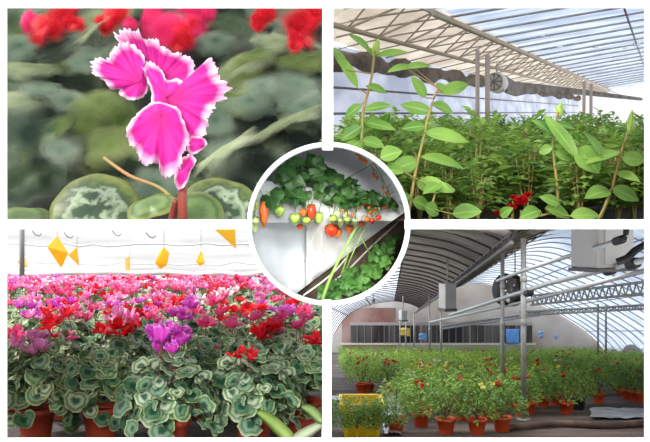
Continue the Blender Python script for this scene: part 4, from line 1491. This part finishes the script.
    while Y < YE - .8:
        x = .03 + rng.uniform(.05, .2)
        dx = .33 + .004 * Y
        while x < min(.357 * Y, .07 * Y + 8.1):
            px = 325 + x / Y * F
            YY = Y + rng.uniform(-.12, .12)
            row = VY + 720 / YY
            lim = 395 if px < 385 else 394 if px < 402 else 428 if px < 505 else 415 if px < 532 else 401 if px < 590 else 396
            ok = row < lim and all((x - a) ** 2 + (YY - b) ** 2 * .5 > .07 for a, b in taken) and x > max(.3, .07 * Y - 1.85)
            if px < 402 and 368 < row < 371.5:
                ok = False                       # the cross path at the left
            if ok:
                if cnt < 300:
                    q = rng.random()
                    b = 'red' if q < .16 else 'pink' if q < .26 else 'rust' if q < .40 else 'yellow' if q < .47 else 'white' if q < .54 else None
                    if YY > 14:
                        b = b if rng.random() < .25 else None
                    band = 'near' if YY < 10.5 else 'middle' if YY < 15 else 'far'
                    nm = {'red': 'red', 'pink': 'pink', 'rust': 'rust coloured', 'yellow': 'yellow', 'white': 'cream', None: 'no'}[b]
                    lab = 'bushy potted rose with %s blooms among the %s rows %s' % (nm, band, lat(px))
                    bush(px, YY, lab, lab.replace('bushy potted rose', 'potted roses'), 'orange' if YY < 12.5 else None, (rng.choice(near) if YY < 9.5 else rng.choice(mid)) if YY < 15 else rng.choice(far_), b, rng.choice((1, 2, 3)) if b else 0, rng.uniform(.9, 1.08), x)
                    cnt += 1
                else:
                    stuff.merge(carpet, Matrix.Translation(V(x, YY, gz(YY) + .125)) @ Matrix.Rotation(rng.uniform(0, 6), 4, 'Z') @ Matrix.Scale(rng.uniform(.9, 1.1), 4))
            x += dx * rng.uniform(.88, 1.12)
        Y += .40 + .016 * (Y - 8)
    print('bushes', cnt, 'stuff verts', len(stuff.v))
    tag(stuff.build('young_roses', [bl_l, bl_l]), 'mass of small bright green potted roses filling the far field', 'plants', kind='stuff')


panel_house()


# ------------------------------------------------------------------ round inset: raised strawberry trough with hanging fruit
def panel_berries():
    rng = random.Random(77)
    YY = lambda px: 2.12 + max(0, min(1, (px - 250) / 155)) * .34      # the trough runs away to the right
    sc0 = lambda px: 1.0 - .62 * max(0, min(1, (px - 255) / 150))

    def clipped(px, py, Y, r=79):
        dx, dy = px - 328.8, py - 224
        d = math.hypot(dx, dy)
        if d > r:
            dx, dy = dx * r / d, dy * r / d
        return at(328.8 + dx, 224 + dy, Y)
    # trough face: near side greyed to paint its shade, then white film
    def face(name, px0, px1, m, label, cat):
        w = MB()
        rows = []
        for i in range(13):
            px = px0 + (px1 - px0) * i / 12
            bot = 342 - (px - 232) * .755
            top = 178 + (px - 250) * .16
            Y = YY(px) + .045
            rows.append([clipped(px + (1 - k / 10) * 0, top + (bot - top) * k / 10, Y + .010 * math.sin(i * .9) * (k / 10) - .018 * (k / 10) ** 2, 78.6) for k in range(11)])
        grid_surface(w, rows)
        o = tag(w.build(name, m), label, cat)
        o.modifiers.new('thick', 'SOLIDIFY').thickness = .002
    face('trough_film_shaded', 247, 306, flat('film_painted_shade', (198, 203, 206), .5, c2=(212, 216, 218), scale=5), 'white film on the near side of the strawberry trough, shade painted grey', 'liner')
    face('trough_film', 306.3, 404, flat('liner_white', (240, 240, 234), .5, c2=(250, 250, 246), scale=5, trans=.2), 'white film hanging from the strawberry trough below the red fruit', 'liner')
    # ground strip and the lower bed
    w = MB()
    def edge(px):
        return 342 - (px - 232) * .755
    rows = []
    for i in range(13):
        px = 270 + 136 * i / 12
        e = edge(px)
        Y = YY(px) + .05
        rows.append([clipped(px, e - 2, Y, 78.6), clipped(px + 4, e + 12, Y - .02, 78.6), clipped(px + 10, e + 45, Y - .02, 78.6), clipped(px + 14, e + 90, Y - .02, 78.6)])
    grid_surface(w, rows)
    struct(w.build('floor_strawberry_path', flat('path_brown', (62, 48, 38), .9, c2=(96, 80, 66), scale=20)))
    dark = green_leaf_mat('strawberry_leaf_dark', (30, 66, 26), (66, 108, 48), (74, 114, 58), .2, 14)
    lite = green_leaf_mat('strawberry_leaf_light', (52, 98, 40), (88, 136, 62), (96, 140, 72), .3, 14)
    st = flat('strawberry_stalk', (132, 164, 74), .5)

    def trifoliate(mb, c, L, face_dir, rollz, m=0):
        # three broad toothed leaflets spread from one point
        for k in (-1, 0, 1):
            d = Vector(face_dir)
            a, b = frame_of(d)
            t = rollz + k * 1.25
            x = a * math.cos(t) + b * math.sin(t) + d * rng.uniform(-.25, .15)
            leaflet(mb, orient(c, x, d + V(rng.uniform(-.3, .3), 0, rng.uniform(-.3, .3))), L, L * .88, 8, .22, .25, m, .75, .10)
    # top row of plants
    tops = [('at the left end of the trough, darkest leaves', 258, 290), ('second from the left, with large toothed leaves', 290, 318), ('in the middle of the top row', 318, 346), ('right of the middle, leaves getting smaller', 346, 372), ('at the far right end of the trough', 372, 400)]
    up_edge = smooth_path([V(262, 0, 186), V(280, 0, 164), V(303, 0, 151), V(318, 0, 160), V(332, 0, 168), V(352, 0, 180), V(376, 0, 194), V(400, 0, 204)], 8)

    def topline(px):
        return min(up_edge, key=lambda p: abs(p.x - px)).z
    for lab, x0, x1 in tops:
        pc = (x0 + x1) / 2
        base = at(pc, 206, YY(pc) + .03)
        root = thing('strawberry_plant', 'strawberry plant ' + lab, 'plant', base, group='strawberry plants in the raised trough')
        t = MB()
        n = 22
        for i in range(n):
            px = rng.uniform(x0 - 3, x1 + 3)
            s_ = sc0(px)
            lo = 196 + (px - 260) * .10
            up = topline(px) + 6 * s_
            py = up + (lo - up) * rng.random()
            if math.hypot(px - 328.8, py - 224) > 68:
                continue
            L = 15 * s_ / F * YY(px) * rng.uniform(.8, 1.15)
            c = at(px, py, YY(px) + rng.uniform(-.035, .045))
            trifoliate(t, c - base, L, V(rng.uniform(-.6, .6), -1, rng.uniform(.0, .9)), rng.uniform(-2.2, -.9) + (PI if rng.random() < .25 else 0))
        t.build('leaves', dark, root)
        t = MB()
        for i in range(5):
            px = rng.uniform(x0, x1)
            q = at(px, 190 + (px - 260) * .1, YY(px)) - base
            tube(t, [V(0, 0, -.004), q * .5 + V(0, -.005, .008), q], .0012, .001, 4)
        t.build('stalks', st, root)
    # hanging fruit: (px, py, half width px, half height px, kind, label)
    kinds = {'red': flat('berry_red', (222, 52, 28), .3, c2=(236, 84, 40), scale=60), 'orange': flat('berry_orange', (238, 100, 40), .3, c2=(246, 132, 60), scale=60), 'green': flat('berry_green', (146, 178, 70), .35, c2=(176, 200, 98), scale=60),
             'pale': flat('berry_pale', (196, 214, 130), .35, c2=(214, 226, 160), scale=60)}
    calm = green_leaf_mat('calyx_green', (64, 120, 40), (96, 150, 60), (96, 150, 60), .2, 20, False)
    B = [(264, 214, 4.6, 14, 'orange', 'long orange strawberry at the left edge of the round inset'), (254.5, 206, 4, 6, 'green', 'small green strawberry above the pale one at the left edge'), (254.5, 224, 5.2, 8.5, 'pale', 'large pale unripe strawberry at the far left of the inset'),
         (279.5, 211, 5.6, 6, 'green', 'single green strawberry hanging right of the long orange one'), (295, 218.5, 5.5, 6, 'green', 'green strawberry beside the first small orange berry'), (303, 212.5, 4.2, 4.2, 'orange', 'small orange strawberry between green berries, high'), (300, 227, 3.6, 3, 'orange', 'orange strawberry tip below the green pair'),
         (311.5, 212, 4.6, 8.5, 'red', 'tall red strawberry highest in the middle cluster'), (306.5, 221, 4.6, 4.6, 'green', 'green strawberry under the small orange berry'), (319, 218, 4.4, 6.5, 'green', 'oval green strawberry right of the tall red one'),
         (331.5, 230.5, 7, 7, 'red', 'big round red strawberry lowest in the middle'), (338, 233, 4, 5, 'orange', 'orange strawberry tucked behind the big round red one'), (333, 219, 4.4, 4.6, 'green', 'green strawberry just above the big round red one'), (340, 223, 4.2, 4.4, 'pale', 'pale strawberry right above the big red one'), (337, 214, 3.4, 4, 'pale', 'pale small strawberry topmost above the big red one'),
         (349.5, 229, 4, 4.4, 'orange', 'orange red strawberry next right of the big round one'), (347, 220, 3.6, 4, 'green', 'green strawberry above the second orange red one'), (355, 222, 3.2, 3.6, 'pale', 'pale strawberry between two orange ones right of the middle'), (361, 224.5, 2.8, 3.2, 'red', 'small red strawberry where the long stalks cross'),
         (367, 219.5, 3, 3.4, 'orange', 'small orange strawberry right of the crossing stalks'), (372, 221, 2.8, 3.2, 'red', 'small red strawberry lowest of the right hand ones'), (378.5, 218, 3, 3, 'red', 'last distinct red strawberry towards the right')]
    for i in range(30):
        px = rng.uniform(342, 397)
        py = 213 - (px - 342) * .14 + rng.uniform(-7, 6)
        s_ = rng.uniform(1.5, 2.6)
        k = rng.choice(('orange', 'pale', 'green', 'red', 'pale', 'orange'))
        B.append((px, py, s_, s_ * 1.15, k, None))
    for px, py in ((357, 154), (363, 160), (366, 162), (360, 158), (374, 175), (377, 178), (383, 188), (387, 194)):
        B.append((px, py, 1.9, 2.3, 'orange', 'x'))
    for px, py, rx, ry, k, lab in B:
        Y = YY(px) - .005 + (.015 if lab is None else 0)
        if lab == 'x':
            Y = 2.5
            lab = 'tiny orange strawberry of the far row at the upper right of the inset'
            grp = 'tiny far strawberries, upper right'
        elif lab is None:
            kn = {'orange': 'orange', 'pale': 'pale', 'green': 'green', 'red': 'red'}[k]
            lab = 'tiny %s strawberry in the crowded far end of the row' % kn
            grp = 'tiny %s strawberries at the far end of the row' % kn
        else:
            grp = 'hanging strawberries'
        c = at(px, py, Y)
        r, h = rx / F * Y, ry / F * Y
        root = thing('strawberry', lab, 'fruit', c, rng.uniform(0, 6), grp)
        t = MB()
        n = 12 if rx > 3 else 8
        lathe(t, [(.0005, -h), (r * .42, -h * .82), (r * .78, -h * .4), (r, h * .1), (r * .92, h * .55), (r * .5, h * .9), (.0005, h * .95)], n=n)
        t.build('berry', kinds[k], root)
        t = MB()
        for q in range(6):
            a = q * PI / 3
            leaflet(t, orient(V(0, 0, h * .95), V(math.cos(a), math.sin(a), -.25)), r * 1.15, r * .6, 3, .2, .4)
        tube(t, [V(0, 0, h * .9), V(.0, .004, h + .012), V(.003, .02, h + .035 * (1.2 if rx > 3 else .6))], .0011, .0009, 4)
        t.build('calyx', calm, root)
    # long stalks hanging across the film
    for i, (pts, r) in enumerate(([[(322, 303), (332, 274), (346, 246), (357, 226)], .0042], [[(341, 275), (349, 252), (355, 236), (361, 226)], .0018], [[(346, 270), (352, 255), (359, 240), (366, 226)], .0018], [[(326, 262), (322, 245), (321, 228)], .0008],
                                  [[(304, 262), (312, 240), (318, 226)], .0008], [[(371, 255), (365, 245), (361, 236)], .0016])):
        p0 = clipped(*pts[0], 2.14 + .03 * i, 76)
        q = [at(x, y, 2.10 + .03 * (i > 0) + .012 * k) for k, (x, y) in enumerate(pts[1:], 1)]
        t = MB()
        tube(t, smooth_path([p0] + q, 5), r, r * .7, 6)
        lab = ['thick green stalk slanting down across the white film', 'thin green stalk just right of the thick one', 'thinner green stalk second right of the thick one', 'fine hanging thread left of the thick stalk', 'fine hanging thread over the seam of shaded and white film', 'short stalk over the lower bed'][i]
        tag(t.build('hanging_stalk', st if i != 3 and i != 4 else flat('thread_pale', (196, 204, 176), .6)), lab, 'stalk')
    t = MB()
    tube(t, smooth_path([clipped(303, 296, 2.2, 76), at(322, 282, 2.2), at(336, 270, 2.24), at(346, 258, 2.28)], 6), .0022, None, 6)
    tag(t.build('drip_hose', flat('hose_pale', (214, 210, 196), .5)), 'pale drip hose curving along the foot of the white film', 'hose')
    t = MB()
    tube(t, smooth_path([clipped(333, 282, 2.22, 76), at(350, 268, 2.26), at(372, 246, 2.32), at(398, 222, 2.44)], 6), .0024, None, 6)
    tag(t.build('drip_hose', flat('hose_grey', (176, 170, 160), .5)), 'grey hose running along the lower bed of leaves', 'hose')
    # a cut stalk with far fruit at the upper right
    t = MB()
    tube(t, smooth_path([at(344, 180, 2.47), at(358, 172, 2.48), at(374, 163, 2.5)], 4), .0014, None, 5)
    tube(t, smooth_path([at(374, 163, 2.5), at(382, 178, 2.5), at(392, 200, 2.5)], 4), .0012, None, 5)
    tag(t.build('runner', st), 'thin runner stretched across the white upper right of the inset', 'stalk')
    # lower bed
    beds = [('nearest, at the bottom of the inset', 342, 292), ('second from the bottom in the lower bed', 362, 280), ('middle of the lower bed', 376, 264), ('fourth along the lower bed', 388, 248), ('farthest in the lower bed, by the ring', 396, 230)]
    for j, (lab, px, py) in enumerate(beds):
        Y = 2.18 + .075 * j
        base = at(px, py + 6, Y)
        root = thing('strawberry_plant', 'strawberry plant ' + lab, 'plant', base, group='strawberry plants in the lower bed')
        t = MB()
        for i in range(24):
            sx, sy = 19 - 2.4 * j, 14 - 1.0 * j
            x, y = px + rng.gauss(0, sx * .62), py + rng.gauss(0, sy * .62)
            lim = edge(x) + 13
            if y < lim or math.hypot(x - 328.8, y - 224) > 72:
                continue
            L = (9.5 - 1.3 * j) / F * Y * rng.uniform(.8, 1.2)
            trifoliate(t, at(x, y, Y - .03 + rng.uniform(-.02, .03)) - base, L, V(rng.uniform(-.6, .6), -1, rng.uniform(.3, 1.3)), rng.uniform(0, 6))
        t.build('leaves', lite, root)


panel_berries()
# ------------------------------------------------------------------ light, camera
world = bpy.data.worlds.new('overcast_sky')
sc.world = world
world.use_nodes = True
bg = world.node_tree.nodes['Background']
bg.inputs[0].default_value = (0.94, 0.97, 1.0, 1)
bg.inputs[1].default_value = 1.75
sun = bpy.data.lights.new('sun', 'SUN')
sun.energy = 5.2
sun.angle = math.radians(12)
sun.color = (1, 0.96, 0.9)
so = bpy.data.objects.new('sun', sun)
COL.objects.link(so)
so.rotation_euler = Vector((0.70, 0.14, -0.70)).to_track_quat('-Z', 'Y').to_euler()
for i, (x, z, e) in enumerate(((-.45, .55, 60), (.16, .16, 58), (-.5, -.25, 22))):      # three unseen spots added to brighten the round niche
    sp = bpy.data.lights.new('niche_fill_spot', 'SPOT')
    sp.energy = e
    sp.spot_size = math.radians(16)
    sp.spot_blend = .5
    sp.shadow_soft_size = .06
    spo = bpy.data.objects.new('niche_fill_spot', sp)
    COL.objects.link(spo)
    spo.location = (x, .2, z)
    spo.rotation_euler = (Vector((0, 2.3, 0)) - spo.location).to_track_quat('-Z', 'Y').to_euler()
fl = bpy.data.lights.new('soft_fill_light', 'AREA')      # unseen soft fill light added for the cyclamen bench
fl.shape = 'DISK'
fl.size = .7
fl.energy = 11.5
fl.spread = math.radians(60)
flo = bpy.data.objects.new('soft_fill_light', fl)
COL.objects.link(flo)
flo.location = (-.75, -.3, .55)
flo.rotation_euler = (Vector((-.5, 3.1, -.62)) - flo.location).to_track_quat('-Z', 'Y').to_euler()
fl2 = fl.copy()                     # second added fill light, towards the roses
fl2.energy = 6.5
fl2.spread = math.radians(50)
flo2 = bpy.data.objects.new('soft_fill_light', fl2)
COL.objects.link(flo2)
flo2.location = (.3, -.4, .75)
flo2.rotation_euler = (Vector((.55, 3.4, .2)) - flo2.location).to_track_quat('-Z', 'Y').to_euler()
for x, y, sx, sy, e in ((1.6, 8.2, 2.8, 2.6, 90),):     # added fill light hidden below the floor of the bed above
    al = bpy.data.lights.new('added_fill_light', 'AREA')
    al.shape = 'RECTANGLE'
    al.size, al.size_y = sx, sy
    al.energy = e
    alo = bpy.data.objects.new('added_fill_light', al)
    COL.objects.link(alo)
    alo.location = (x, y, -.052)
cam = bpy.data.cameras.new('camera')
co = bpy.data.objects.new('camera', cam)
COL.objects.link(co)
co.location = (0, 0, 0)
co.rotation_euler = (PI / 2, 0, 0)
cam.sensor_width = 36
cam.sensor_fit = 'HORIZONTAL'
cam.lens = F / 650 * 36
cam.clip_start = 0.05
cam.clip_end = 300
sc.camera = co
vs = sc.view_settings
vs.view_transform = 'Standard'
vs.look = 'None'
vs.gamma = 1
vs.use_curve_mapping = False
vs.exposure = 0.0
sc.cycles.max_bounces = 10
sc.cycles.transparent_max_bounces = 40
sc.cycles.use_denoising = True
